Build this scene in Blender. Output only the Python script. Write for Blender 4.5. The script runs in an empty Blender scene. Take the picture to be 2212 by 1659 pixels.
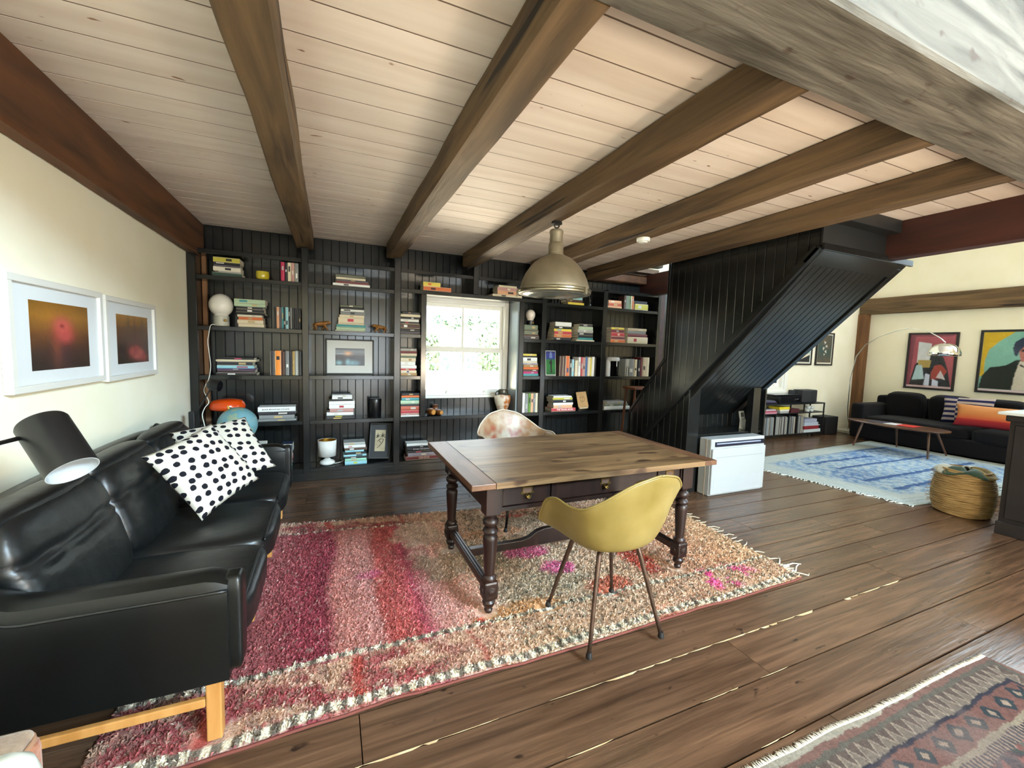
import bpy, bmesh, math, random
import numpy as np
from mathutils import Vector, Matrix, noise
C = bpy.context.scene.collection
PI = math.pi
rnd = random.Random(7)

# ---------------------------------------------------------------- camera
F_PX, W_PX, H_PX = 907.4, 2212, 1659
CAM_H = 1.46
yaw, pit, rol = math.radians(23.512), math.radians(-4.664), math.radians(1.735)
_f = Vector((math.sin(yaw)*math.cos(pit), math.cos(yaw)*math.cos(pit), math.sin(pit)))
_r0 = Vector((math.cos(yaw), -math.sin(yaw), 0)); _u0 = _r0.cross(_f)
_r = _r0*math.cos(rol)+_u0*math.sin(rol); _u = -_r0*math.sin(rol)+_u0*math.cos(rol)
CAM = Vector((0, 0, CAM_H))
cd = bpy.data.cameras.new('camera'); cam = bpy.data.objects.new('camera', cd); C.objects.link(cam)
cd.sensor_width = 36.0; cd.lens = 36.0*F_PX/W_PX; cd.clip_start = 0.02; cd.clip_end = 200
cam.matrix_world = Matrix(((_r.x, _u.x, -_f.x, 0), (_r.y, _u.y, -_f.y, 0), (_r.z, _u.z, -_f.z, CAM_H), (0, 0, 0, 1)))
sc = bpy.context.scene; sc.camera = cam
def ray(u, v): return _r*((u-1106)/F_PX) - _u*((v-829.5)/F_PX) + _f
def atY(u, v, y): d = ray(u, v); return CAM + d*(y/d.y)          # where a sight line meets the real plane y = const
def atX(u, v, x): d = ray(u, v); return CAM + d*(x/d.x)
def atZ(u, v, z): d = ray(u, v); return CAM + d*((z-CAM_H)/d.z)

# ---------------------------------------------------------------- light
sc.view_settings.view_transform = 'Standard'; sc.view_settings.look = 'None'
sc.view_settings.gamma = 1.0; sc.view_settings.use_curve_mapping = False
sc.view_settings.exposure = 0.7
def S(h):
    h = h.lstrip('#'); o = []
    for i in (0, 2, 4):
        c = int(h[i:i+2], 16)/255; o.append(c/12.92 if c <= .04045 else ((c+.055)/1.055)**2.4)
    return tuple(o)
wd = bpy.data.worlds.new('sky'); sc.world = wd; wd.use_nodes = True
_nt = wd.node_tree; _bg = _nt.nodes['Background']
_bg.inputs[0].default_value = (.80, .91, 1.0, 1); _bg.inputs[1].default_value = 4.2
def area(name, loc, target, sx, sy, energy, col, spread=180):
    l = bpy.data.lights.new(name, 'AREA'); l.shape = 'RECTANGLE'; l.size = sx; l.size_y = sy; l.energy = energy; l.color = col; l.spread = math.radians(spread)
    o = bpy.data.objects.new(name, l); C.objects.link(o); o.location = loc
    o.rotation_euler = (Vector(target)-Vector(loc)).to_track_quat('-Z', 'Y').to_euler()
    return o
sun = bpy.data.lights.new('sun', 'SUN'); sun.energy = 60.0; sun.angle = .01; sun.color = (1, .92, .80)
so = bpy.data.objects.new('sun', sun); C.objects.link(so); so.rotation_euler = (math.radians(47), math.radians(-6), 0)
DAY = (.74, .90, 1.0)
# daylight through the glass doors behind the camera (window_3 .. window_5), the gable window (window_6) and the high window in the right wall (window_7)
area('daylight_south_left', (1.0, -3.9, 1.1), (.6, 0, 1.0), 1.4, 1.9, 30, DAY)
area('daylight_south_middle', (4.2, -3.9, 1.1), (3.6, 0, 1.0), 1.4, 1.9, 40, DAY)
area('daylight_south_right', (7.4, -3.9, 1.1), (6.0, 0, 1.0), 1.4, 1.9, 6, DAY)
area('daylight_gable', (3.6, -3.9, 3.9), (-.8, 2.2, .7), 2.5, 1.1, 380, (.60, .83, 1.0), 125)     # spread narrowed to keep this light off the far wall
area('daylight_right_wall', (10.15, 1.5, 3.4), (0, 1.9, .8), 2.5, 1.5, 150, (.64, .85, 1.0))
# sunlit yard light coming up through the library window and the far window
area('yard_light_library_window', (1.7, 7.6, -.2), (1.57, 5.1, 1.5), 3.0, 2.4, 430, (1.0, .84, .62))
area('yard_light_far_window', (7.6, 7.2, 2.6), (7.5, 5.2, 1.4), 3.0, 2.0, 220, DAY)
# warm fill light added behind the camera to brighten ceiling and upper walls
pt = bpy.data.lights.new('warm_fill', 'POINT'); pt.energy = 150; pt.color = (1.0, .82, .60); pt.shadow_soft_size = .22
po = bpy.data.objects.new('warm_fill', pt); C.objects.link(po); po.location = (2.3, -1.1, .95)

# ---------------------------------------------------------------- helpers
class MB:
    def __init__(s): s.v = []; s.f = []; s.uv = None
    def add(s, vs, fs):
        n = len(s.v); s.v += [tuple(p) for p in vs]; s.f += [tuple(i+n for i in f) for f in fs]; return s
    def box(s, x0, x1, y0, y1, z0, z1, M=None):
        vs = [Vector(p) for p in ((x0,y0,z0),(x1,y0,z0),(x1,y1,z0),(x0,y1,z0),(x0,y0,z1),(x1,y0,z1),(x1,y1,z1),(x0,y1,z1))]
        if M: vs = [M @ p for p in vs]
        return s.add(vs, ((3,2,1,0),(4,5,6,7),(0,1,5,4),(1,2,6,5),(2,3,7,6),(3,0,4,7)))
    def tube(s, pts, r, n=8, M=None):
        pts = [Vector(p) for p in pts]; k = len(pts); rr = r if isinstance(r, (list, tuple)) else [r]*k
        t = [(pts[min(i+1, k-1)]-pts[max(i-1, 0)]).normalized() for i in range(k)]
        a = t[0].orthogonal().normalized(); vs = []; fs = []
        for i in range(k):
            a = (a - t[i]*a.dot(t[i])).normalized(); b = t[i].cross(a)
            for j in range(n):
                an = 2*PI*j/n; p = pts[i]+(a*math.cos(an)+b*math.sin(an))*rr[i]; vs.append(M @ p if M else p)
        for i in range(k-1):
            for j in range(n): fs.append((i*n+j, i*n+(j+1) % n, (i+1)*n+(j+1) % n, (i+1)*n+j))
        fs.append(tuple(reversed(range(n)))); fs.append(tuple(range((k-1)*n, k*n)))
        return s.add(vs, fs)
    def lathe(s, prof, n=24, o=(0,0,0), M=None, sx=1, sy=1):
        vs = []; fs = []; k = len(prof); o = Vector(o)
        for r, z in prof:
            for j in range(n):
                p = Vector((r*math.cos(2*PI*j/n)*sx, r*math.sin(2*PI*j/n)*sy, z)); vs.append((M @ p if M else p)+o)
        for i in range(k-1):
            for j in range(n): fs.append((i*n+j, i*n+(j+1) % n, (i+1)*n+(j+1) % n, (i+1)*n+j))
        if prof[0][0] > 1e-6: fs.append(tuple(reversed(range(n))))
        if prof[-1][0] > 1e-6: fs.append(tuple(range((k-1)*n, k*n)))
        return s.add(vs, fs)
    def prism(s, poly, vec):
        a = [Vector(p) for p in poly]; v = Vector(vec); n = len(a)
        nrm = sum(((a[i]-a[0]).cross(a[(i+1) % n]-a[0]) for i in range(n)), Vector())
        if nrm.dot(v) > 0: a.reverse()
        return s.add(a+[p+v for p in a], [tuple(range(n)), tuple(reversed(range(n, 2*n)))]+[(i, n+i, n+(i+1) % n, (i+1) % n) for i in range(n)])
    def sbox(s, c, h, p=4.0, res=6, M=None, fn=None):
        """soft box: cube pushed towards a superellipsoid"""
        vs = []; fs = []; idx = {}; c = Vector(c)
        def pt(q):
            k = tuple(round(x, 5) for x in q)
            if k in idx: return idx[k]
            l = (abs(q[0])**p+abs(q[1])**p+abs(q[2])**p)**(1/p); w = Vector((q[0]/l*h[0], q[1]/l*h[1], q[2]/l*h[2]))
            if fn: w = fn(w, q)
            idx[k] = len(vs); vs.append((M @ w if M else w)+c); return idx[k]
        g = [math.tan(PI/4*(-1+2*i/res)) for i in range(res+1)]
        for ax in range(3):
            for sg in (-1, 1):
                for i in range(res):
                    for j in range(res):
                        q = []
                        for (a, b) in ((i, j), (i+1, j), (i+1, j+1), (i, j+1)):
                            w = [0, 0, 0]; w[ax] = sg; w[(ax+1) % 3] = g[a]; w[(ax+2) % 3] = g[b]; q.append(pt(w))
                        fs.append(tuple(q if sg > 0 else reversed(q)))
        return s.add(vs, fs)
    def grid(s, fn, nu, nv, uv=True):
        vs = []; fs = []
        for j in range(nv+1):
            for i in range(nu+1): vs.append(fn(i/nu, j/nv))
        for j in range(nv):
            for i in range(nu): a = j*(nu+1)+i; fs.append((a, a+1, a+nu+2, a+nu+1))
        return s.add(vs, fs)
    def mesh(s, name, smooth=None):
        m = bpy.data.meshes.new(name); m.from_pydata(s.v, [], s.f)
        if smooth is not None:
            m.polygons.foreach_set('use_smooth', [True]*len(m.polygons))
            if smooth < 179: m.set_sharp_from_angle(angle=math.radians(smooth))
        m.update(); return m
    def build(s, name, mat_, parent=None, smooth=None, bevel=0, seg=2, sub=0, solid=0):
        o = link(name, s.mesh(name, smooth), mat_, parent)
        if solid:
            md = o.modifiers.new('thickness', 'SOLIDIFY'); md.thickness = solid; md.offset = 0
        if bevel:
            md = o.modifiers.new('bevel', 'BEVEL'); md.width = bevel; md.segments = seg; md.limit_method = 'ANGLE'; md.angle_limit = math.radians(40)
        if sub:
            md = o.modifiers.new('smooth', 'SUBSURF'); md.levels = sub; md.render_levels = sub
        return o
MWD = {}
def link(name, mesh, mat_=None, parent=None):
    o = bpy.data.objects.new(name, mesh); C.objects.link(o)
    if mat_ is not None and len(mesh.materials) == 0: mesh.materials.append(mat_)
    if parent is not None:
        o.parent = parent; o.matrix_parent_inverse = MWD.get(parent.name, Matrix()).inverted()
        MWD[o.name] = Matrix()
    return o
def thing(name, label, cat, loc=(0,0,0), group=None, kind=None):
    o = bpy.data.objects.new(name, None); C.objects.link(o); o.location = loc; o.empty_display_size = .1
    MWD[o.name] = Matrix.Translation(loc)
    return tag(o, label, cat, group, kind)
def tag(o, label=None, cat=None, group=None, kind=None):
    if label: o['label'] = label
    if cat: o['category'] = cat
    if group: o['group'] = group
    if kind: o['kind'] = kind
    return o
def struct(o, label=None): return tag(o, label, None, None, 'structure')
def MT(loc=(0,0,0), rz=0, rx=0, ry=0):
    return Matrix.Translation(loc) @ Matrix.Rotation(rz, 4, 'Z') @ Matrix.Rotation(ry, 4, 'Y') @ Matrix.Rotation(rx, 4, 'X')

def newmat(name):
    m = bpy.data.materials.new(name); m.use_nodes = True; nt = m.node_tree
    return m, nt, nt.nodes['Principled BSDF']
def mat(name, c, c2=None, rough=.5, metal=0, scale=6, detail=4, lo=.35, hi=.65, bump=0, bscale=None, coat=0, rv=0, spec=.5, sheen=0, bdist=.01, dist=0, c3=None, s3=None, r3=(.6, .72)):
    """plain procedural material: two-tone noise (stretched by scale), optional third tone for knots/dirt, optional bump, per-object value change rv"""
    m, nt, b = newmat(name); N = nt.nodes.new; L = nt.links.new
    c = S(c) if isinstance(c, str) else c; c2 = S(c2) if isinstance(c2, str) else c2
    b.inputs['Roughness'].default_value = rough; b.inputs['Metallic'].default_value = metal
    b.inputs['Specular IOR Level'].default_value = spec
    if coat: b.inputs['Coat Weight'].default_value = coat; b.inputs['Coat Roughness'].default_value = .15
    if sheen: b.inputs['Sheen Weight'].default_value = sheen
    tc = N('ShaderNodeTexCoord'); vec = tc.outputs['Object']
    if rv or c3:
        oi = N('ShaderNodeObjectInfo'); sc_ = N('ShaderNodeMath'); sc_.operation = 'MULTIPLY'; sc_.inputs[1].default_value = 37.0; L(oi.outputs['Random'], sc_.inputs[0])
        ad = N('ShaderNodeVectorMath'); ad.operation = 'ADD'; L(vec, ad.inputs[0]); L(sc_.outputs[0], ad.inputs[1]); vec = ad.outputs[0]
    def nz(scl, det, dst=0):
        mp = N('ShaderNodeMapping'); L(vec, mp.inputs[0]); sv = (scl,)*3 if not isinstance(scl, (tuple, list)) else scl
        mp.inputs['Scale'].default_value = sv
        t = N('ShaderNodeTexNoise'); t.inputs['Scale'].default_value = 1; t.inputs['Detail'].default_value = det; t.inputs['Distortion'].default_value = dst
        L(mp.outputs[0], t.inputs['Vector']); return t
    col = None
    if c2 is not None:
        t = nz(scale, detail, dist); rp = N('ShaderNodeValToRGB'); rp.color_ramp.elements[0].position = lo; rp.color_ramp.elements[1].position = hi
        rp.color_ramp.elements[0].color = (*c, 1); rp.color_ramp.elements[1].color = (*c2, 1); L(t.outputs['Fac'], rp.inputs[0]); col = rp.outputs[0]
    else: b.inputs['Base Color'].default_value = (*c, 1)
    if c3 is not None and col is not None:
        t = nz(s3, 2, 0); rp = N('ShaderNodeValToRGB'); rp.color_ramp.elements[0].position = r3[0]; rp.color_ramp.elements[1].position = r3[1]
        L(t.outputs['Fac'], rp.inputs[0]); mx = N('ShaderNodeMixRGB'); L(rp.outputs[0], mx.inputs[0]); L(col, mx.inputs[1]); mx.inputs[2].default_value = (*S(c3), 1); col = mx.outputs[0]
    if rv and col is not None:
        hs = N('ShaderNodeHueSaturation'); mr = N('ShaderNodeMapRange'); L(oi.outputs['Random'], mr.inputs[0]); mr.inputs[3].default_value = 1-rv; mr.inputs[4].default_value = 1+rv
        L(mr.outputs[0], hs.inputs['Value']); L(col, hs.inputs['Color']); col = hs.outputs[0]
    if col is not None: L(col, b.inputs['Base Color'])
    if bump:
        t = nz(bscale if bscale else scale, 6); bp = N('ShaderNodeBump'); bp.inputs['Strength'].default_value = bump; bp.inputs['Distance'].default_value = bdist
        L(t.outputs['Fac'], bp.inputs['Height']); L(bp.outputs[0], b.inputs['Normal'])
    return m
def attrmat(name, rough=.9, nscale=120, amt=.25, bump=.0, spec=.2):
    m, nt, b = newmat(name); N = nt.nodes.new; L = nt.links.new
    a = N('ShaderNodeAttribute'); a.attribute_name = 'Col'; b.inputs['Roughness'].default_value = rough; b.inputs['Specular IOR Level'].default_value = spec
    t = N('ShaderNodeTexNoise'); tc = N('ShaderNodeTexCoord'); L(tc.outputs['Object'], t.inputs['Vector']); t.inputs['Scale'].default_value = nscale; t.inputs['Detail'].default_value = 2
    mr = N('ShaderNodeMapRange'); L(t.outputs['Fac'], mr.inputs[0]); mr.inputs[1].default_value = .25; mr.inputs[2].default_value = .75; mr.inputs[3].default_value = 1-amt; mr.inputs[4].default_value = 1+amt
    mx = N('ShaderNodeVectorMath'); mx.operation = 'SCALE'; L(a.outputs['Color'], mx.inputs[0]); L(mr.outputs[0], mx.inputs['Scale']); L(mx.outputs[0], b.inputs['Base Color'])
    if bump:
        bp = N('ShaderNodeBump'); bp.inputs['Strength'].default_value = bump; bp.inputs['Distance'].default_value = .01; L(t.outputs['Fac'], bp.inputs['Height']); L(bp.outputs[0], b.inputs['Normal'])
    return m
def glassmat(name, tint=(1, 1, 1), refl=.06):
    m, nt, b = newmat(name); N = nt.nodes.new; L = nt.links.new; nt.nodes.remove(b)
    t = N('ShaderNodeBsdfTransparent'); t.inputs[0].default_value = (*tint, 1); g = N('ShaderNodeBsdfGlossy'); g.inputs['Roughness'].default_value = .02
    mx = N('ShaderNodeMixShader'); fr = N('ShaderNodeFresnel'); fr.inputs[0].default_value = 1.45; L(fr.outputs[0], mx.inputs[0]); L(t.outputs[0], mx.inputs[1]); L(g.outputs[0], mx.inputs[2]); L(mx.outputs[0], nt.nodes['Material Output'].inputs[0]); return m
def setcol(mesh, cols):
    a = mesh.color_attributes.new('Col', 'FLOAT_COLOR', 'POINT'); a.data.foreach_set('color', np.asarray(cols, dtype=np.float32).ravel())
_pc = {}
def flat(h, rough=.55, **k):
    key = (h, rough, tuple(sorted(k.items())))
    if key not in _pc: _pc[key] = mat('paint_'+h, h, rough=rough, **k)
    return _pc[key]

# ---------------------------------------------------------------- materials of the place
M_wall = mat('cream_plaster', 'EAE5CC', 'EEE9D4', rough=.85, scale=3, bump=.08, bscale=160, bdist=.002, spec=.2)
M_black = mat('black_paint', '141616', '1A1C1C', rough=.2, scale=5, bump=.012, bscale=(60, 60, 8), bdist=.001, rv=.03, spec=.6)
M_blackm = mat('black_paint_matte', '111212', '151616', rough=.5, scale=5, rv=.05)
M_floor = mat('stained_plank', '3E2C20', '6C513D', rough=.27, scale=(1.6, 30, 30), detail=8, lo=.28, hi=.74, bump=.5, bscale=(4, 60, 60), bdist=.003, rv=.12, dist=.6, c3='2E2018', s3=(9, 22, 22), r3=(.69, .76))
M_floorbase = mat('floor_gap', '1A120C', rough=.9)
M_filler = mat('worn_plank_edge', 'B69A72', 'D8C29C', rough=.7, scale=20)
M_ceil = mat('whitewashed_pine', 'DACBBD', 'E8DCD0', rough=.6, scale=(.9, 10, 10), detail=5, bump=.12, bscale=(3, 60, 60), bdist=.002, rv=.05, c3='8E6A50', s3=(9, 24, 24), r3=(.72, .765))
M_ceilbase = mat('ceiling_gap', '6E5C4E', rough=.9)
M_beam = mat('hewn_oak', '463520', '6E5638', rough=.7, scale=(14, 1.2, 14), detail=6, bump=.8, bscale=(40, 3, 40), bdist=.006, rv=.08, dist=.8, c3='1E140C', s3=(17, .55, 17), r3=(.665, .70))
M_beamx = mat('weathered_oak', '3F3A31', '6C675D', rough=.75, scale=(1.3, 12, 12), detail=7, bump=.9, bscale=(4, 40, 40), bdist=.008, dist=1.0, c3='40342A', s3=(9, 16, 16), r3=(.66, .74))
M_beamr = mat('reddish_beam', '3E2614', '643E22', rough=.6, scale=(10, 1.2, 10), detail=5, bump=.4, bscale=(40, 3, 40), bdist=.004, dist=.6)
M_beamd = mat('dark_mahogany_beam', '2E140E', '452016', rough=.55, scale=(10, 1.2, 10), detail=5, bump=.3, bscale=(40, 3, 40), bdist=.004)
M_post = mat('brown_post', '5A3A20', '7C5530', rough=.65, scale=(14, 14, 1.5), detail=5, bump=.5, bscale=(40, 40, 4), bdist=.004)
M_white = mat('white_paint', 'ECECE4', rough=.4)
M_brass = mat('brass', 'C9A250', rough=.28, metal=1)
M_chrome = mat('chrome', 'E6E6E6', rough=.08, metal=1)
M_blk = mat('matt_black_metal', '131314', rough=.5)
M_glass = glassmat('pane_glass')

# ---------------------------------------------------------------- outside
bm_ = MB(); bm_.add([(-30, 5.5, -.4), (40, 5.5, -.4), (40, 13, .75), (-30, 13, .75), (40, 60, 1.2), (-30, 60, 1.2)], ((0, 1, 2, 3), (3, 2, 4, 5))); struct(bm_.build('ground_outside', mat('sunlit_lawn', 'C9CDB4', 'D8D6C4', rough=.9, scale=2)))
def hedge():
    t = thing('hedge', 'pale green leafy hedge outside beyond the white sash window', 'hedge', (2.5, 13.5, .6))
    b = MB(); rr = random.Random(3)
    b.sbox((4.5, 14.0, 1.4), (12, 1.1, .95), 3.0, 24, fn=lambda w, q: w*(1+.06*noise.noise(w*1.3))+Vector((0, 0, .35*noise.noise(Vector((w.x*.5, 3, 0))))))
    b.build('foliage', mat('hedge_inside', '1E2E1E', '2E4430', scale=5, rough=.9), t, 60)
    l = MB()
    for i in range(9000):
        x = rr.uniform(-4, 14); z = rr.uniform(.7, 2.0+.5*(x > 3)); y = 12.9+rr.uniform(-.2, .35)+max(0, z-1.6)*.6
        q = Matrix.Rotation(rr.uniform(0, 6.3), 3, 'Z') @ Matrix.Rotation(rr.uniform(-1, 1), 3, 'X') @ Matrix.Rotation(rr.uniform(-1.5, 1.5), 3, 'Y'); s = rr.uniform(.05, .1)
        l.add([Vector((x, y, z))+q @ Vector(p)*s for p in ((-1, 0, 0), (0, 0, -.5), (1, 0, 0), (0, 0, .5))], ((0, 1, 2, 3),))
    tag(l.build('leaf_mass', mat('hedge_leaf', '2E4C38', '5C806A', scale=4, rough=.6), t), kind='stuff')
hedge()

# ---------------------------------------------------------------- room shell
def wallpiece(b, x0, x1, y0, y1, z0, z1, holes, axis='y'):
    """wall slab with rectangular holes given along the wall"""
    cuts = sorted(holes)
    def put(a, c, e, g):
        if c-a < 1e-4 or g-e < 1e-4: return
        b.box(a, c, y0, y1, e, g) if axis == 'y' else b.box(x0, x1, a, c, e, g)
    lo, hi = (x0, x1) if axis == 'y' else (y0, y1); p = lo
    for (a, c, e, g) in cuts:
        put(p, a, z0, z1); put(a, c, z0, e); put(a, c, g, z1); p = c
    put(p, hi, z0, z1)
WL, WR, ZT = -1.22, 10.25, 4.9
W1 = (.97, 2.17, .83, 2.07); W2 = (7.05, 7.9, .88, 1.95)
b = MB(); b.box(WL-.2, WL, -4.0, 5.35, -.1, ZT); struct(b.build('wall_left', M_wall))
b = MB(); wallpiece(b, WL, 4.42, 5.145, 5.35, -.1, ZT, [W1]); wallpiece(b, 4.42, WR+.2, 5.25, 5.35, -.1, ZT, [W2]); struct(b.build('wall_back', M_wall))
b = MB(); wallpiece(b, WR, WR+.2, -4.0, 5.25, -.1, ZT, [(.2, 2.8, 2.65, 4.2)], 'x'); struct(b.build('wall_right', M_wall))
W3 = [(.25, 1.75, .05, 2.15), (3.45, 4.95, .05, 2.15), (6.65, 8.15, .05, 2.15)]
b = MB(); wallpiece(b, WL, WR, -4.2, -4.0, -.1, 3.2, W3); wallpiece(b, WL, WR, -4.2, -4.0, 3.2, ZT, [(2.3, 4.9, 3.3, 4.5)]); struct(b.build('wall_front', M_wall))
b = MB(); b.box(WL-.2, WR+.2, -4.2, 5.35, ZT, ZT+.15); struct(b.build('trim_1', M_ceil), 'whitewashed roof boarding high over the room')
for n, (x0, x1, z0, z1) in enumerate(W3+[(2.3, 4.9, 3.3, 4.5)]):
    w = struct(thing('window_%d' % (n+3), 'white framed window behind the camera', None, ((x0+x1)/2, -4.05, z0)))
    b = MB(); b.box(x0, x0+.06, -4.12, -4.02, z0, z1).box(x1-.06, x1, -4.12, -4.02, z0, z1).box(x0+.06, x1-.06, -4.12, -4.02, z0, z0+.06).box(x0+.06, x1-.06, -4.12, -4.02, z1-.06, z1); b.build('window_frame', M_white, w)
    b = MB(); b.box(x0+.06, x1-.06, -4.085, -4.08, z0+.06, z1-.06); b.build('pane', M_glass, w)

w = struct(thing('window_7', 'white framed high window in the right wall', None, (10.3, 1.5, 2.65)))
b = MB(); b.box(10.26, 10.36, .2, .26, 2.65, 4.2).box(10.26, 10.36, 2.74, 2.8, 2.65, 4.2).box(10.26, 10.36, .26, 2.74, 2.65, 2.71).box(10.26, 10.36, .26, 2.74, 4.14, 4.2).box(10.28, 10.34, 1.47, 1.53, 2.71, 4.14); b.build('window_frame', M_white, w)
b = MB(); b.box(10.32, 10.325, .26, 2.74, 2.71, 4.14); b.build('pane', M_glass, w)
# floor: each plank an object
fl = struct(thing('floor', 'wide dark stained plank floor', None, (4.5, 0, 0)))
b = MB(); b.box(WL, WR, -4.0, 5.25, -.12, -.03); b.build('subfloor', M_floorbase, fl)
b = MB(); b.box(WL, WR, -4.0, -.745, -.03, 0); b.build('planking', M_floor, fl)
b = MB(); b.box(WL+.02, WR-.02, -3.98, -1.6, 0, .012); struct(b.build('sun_bounce_sheet', mat('pale_bounce_sheet', 'E0D4BC', 'E8DECA', rough=.8, scale=3)), 'added pale sheet bouncing sunlight inside the glass doors')  # unseen pale sheet added to bounce the sun up as warm light
ROWS = [-.74, -.5, -.26, -.02, .22, .46, .712, .951, 1.187, 1.43, 1.655, 1.88, 2.105, 2.345, 2.58, 2.81, 3.04, 3.27, 3.5, 3.73, 3.96, 4.19, 4.42, 4.65, 4.88, 5.12, 5.25]
JO = {1.187: [1.87, 5.9], .712: [1.885, 4.6], 1.655: [-.2, 3.9, 5.3], 1.43: [.1, 3.55, 6.6], .951: [-.3, 3.3, 6.4], 1.88: [1.0, 4.35, 7.7], 2.105: [2.3, 4.05, 6.9], 2.345: [.4, 3.3, 5.6], 2.58: [1.6, 3.95, 7.2]}
rj = random.Random(11)
for r0, r1 in zip(ROWS[:-1], ROWS[1:]):
    js = JO.get(r0) or sorted(rj.uniform(-.6, 9.6) for _ in range(3)); xs = [WL]+js+[WR]
    for a, c in zip(xs[:-1], xs[1:]):
        b = MB(); dz = rj.uniform(-.0015, 0)
        b.box(a+.002, c-.002, r0+.005, r1-.005, -.03, dz); b.build('plank', M_floor, fl)
def ragged(y, x0, x1, wmax, side, seed, dens=.75):
    """worn pale edge along a plank joint"""
    b = MB(); q = random.Random(seed); x = x0
    while x < x1:
        l = q.uniform(.05, .3); w = wmax*q.uniform(.25, 1)
        if q.random() < dens: b.prism([(x, y, 0.0004), (x+l, y, .0004), (x+l*.8, y+side*w, .0004), (x+l*.3, y+side*w*.9, .0004)], (0, 0, .0008))
        x += l
    tag(b.build('worn_edge', M_filler, fl), 'pale worn edge along a floor plank joint', kind='stuff')
ragged(1.43, -.1, 2.0, .010, -1, 1, .85); ragged(1.43, 2.0, 3.45, .017, -1, 7, .92); ragged(1.187, .2, 1.9, .006, -1, 2, .5); ragged(.951, 1.0, 1.9, .005, -1, 4, .4)

# ceiling boards over the joists
ce = struct(thing('ceiling', 'whitewashed pine boarded ceiling between the beams', None, (1.5, 3, 2.6)))
OX0, OX1, OY0, OY1 = 3.41, 4.27, 2.02, 4.9                     # stair opening
b = MB(); b.box(WL, OX0, .8, 5.145, 2.62, 2.68).box(OX0, 4.42, .8, OY0, 2.62, 2.68).box(OX0, 4.42, OY1, 5.145, 2.62, 2.68); b.build('upper_floor', M_ceilbase, ce)
yc = 1.098; k = 0; gb = MB()
while yc < 5.13:
    y1 = min(yc+.186, 5.14); b = MB()
    b.box(WL+.01, 4.3 if (y1 < OY0+.05 or yc > OY1) else OX0, yc+.004, y1-.004, 2.6, 2.62); b.build('ceiling_board', M_ceil, ce); gb.box(WL+.02, OX0-.01 if (OY0 < y1 < OY1) else 4.29, y1-.0045, y1+.0045, 2.6012, 2.619); yc = y1

tag(gb.build('board_joints', M_ceilbase, ce), kind='stuff')  # dark strips fill the board gaps in place of groove shadow

def beam(name, x0, x1, y0, y1, z0, z1, m, along, label, seed=0, amp=.008, n=44):
    """hand-hewn timber: rounded rectangle swept along its axis with an uneven surface"""
    b = MB(); w, h = ((x1-x0), (z1-z0)) if along == 'y' else ((y1-y0), (z1-z0)); L = (y1-y0) if along == 'y' else (x1-x0)
    ring = []; c = .012
    for (sx, sz) in ((-1, -1), (1, -1), (1, 1), (-1, 1)):
        px, pz = sx*w/2, sz*h/2
        ring += [(px, pz-sz*c), (px-sx*c, pz)] if sx*sz > 0 else [(px-sx*c, pz), (px, pz-sz*c)]
    rg = []
    for i in range(8):
        a, d = ring[i], ring[(i+1) % 8]; q = 4 if i % 2 == 1 else 1
        for t in range(q): rg.append((a[0]+(d[0]-a[0])*t/q, a[1]+(d[1]-a[1])*t/q))
    vs = []; k = len(rg)
    for i in range(n+1):
        s = L*i/n
        for (px, pz) in rg:
            nv = noise.noise(Vector((px*7+seed*5.3, s*1.7, pz*7)))*amp + noise.noise(Vector((px*20, s*6+seed, pz*20)))*amp*.35
            f = 1+nv/max(.06, math.hypot(px, pz)); X = px*f; Z = pz*f
            vs.append(((x0+x1)/2+X, y0+s, (z0+z1)/2+Z) if along == 'y' else (x0+s, (y0+y1)/2+X, (z0+z1)/2+Z))
    fs = []
    for i in range(n):
        for j in range(k):
            q = (i*k+j, i*k+(j+1) % k, (i+1)*k+(j+1) % k, (i+1)*k+j); fs.append(q if along == 'x' else tuple(reversed(q)))
    fs.append(tuple(range(k))); fs.append(tuple(reversed(range(n*k, n*k+k))))
    b.add(vs, fs); return struct(b.build(name, m, None, 35), label)
beam('ceiling_beam', WL, -1.13, -1.5, 5.08, 2.27, 2.6, M_beamr, 'y', 'reddish brown beam lying along the left wall', 1, .004)
for i, (a, c) in enumerate(((-.315, -.15), (.585, .74), (1.47, 1.63), (2.37, 2.527), (3.235, 3.392))):
    beam('ceiling_beam', a, c, 1.072, 4.98, 2.44, 2.6, M_beam, 'y', 'rough brown ceiling beam, %s from the left wall' % ('first', 'second', 'third', 'fourth', 'fifth')[i], i+2)
beam('ceiling_beam', 4.27, 4.42, .95, 5.14, 2.31, 2.61, M_beamd, 'y', 'dark red beam at the right edge of the boarded ceiling', 9, .004)
beam('cross_beam', WL, 8.0, .78, 1.075, 2.432, 2.8, M_beamx, 'x', 'broad weathered grey cross beam carrying the ceiling beams', 12, .005, 90)
b = MB(); b.box(WL, 8.0, .74, .8, 2.79, 2.86); struct(b.build('trim_2', M_post), 'brown board edging the floor above the cross beam')
beam('wall_beam', 10.1, 10.25, -2.0, 5.24, 2.40, 2.715, M_beam, 'y', 'brown horizontal timber across the far cream wall', 15, .006)
b = MB(); b.box(10.08, 10.25, 5.1, 5.25, 0, 2.405); struct(b.build('wall_post', M_post, None, bevel=.01), 'brown corner post of the far wall')
b = MB(); b.box(4.42, 10.08, 5.235, 5.25, 0, .13); struct(b.build('baseboard_back', M_wall))
b = MB(); b.box(10.235, 10.25, -4, 5.1, 0, .13); struct(b.build('baseboard_right', M_wall))
b = MB(); b.box(-1.145, -1.105, 5.04, 5.09, .14, 2.3); struct(b.build('trim_3', M_post, None, bevel=.004), 'thin brown timber upright in the corner of the left bay')
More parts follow.
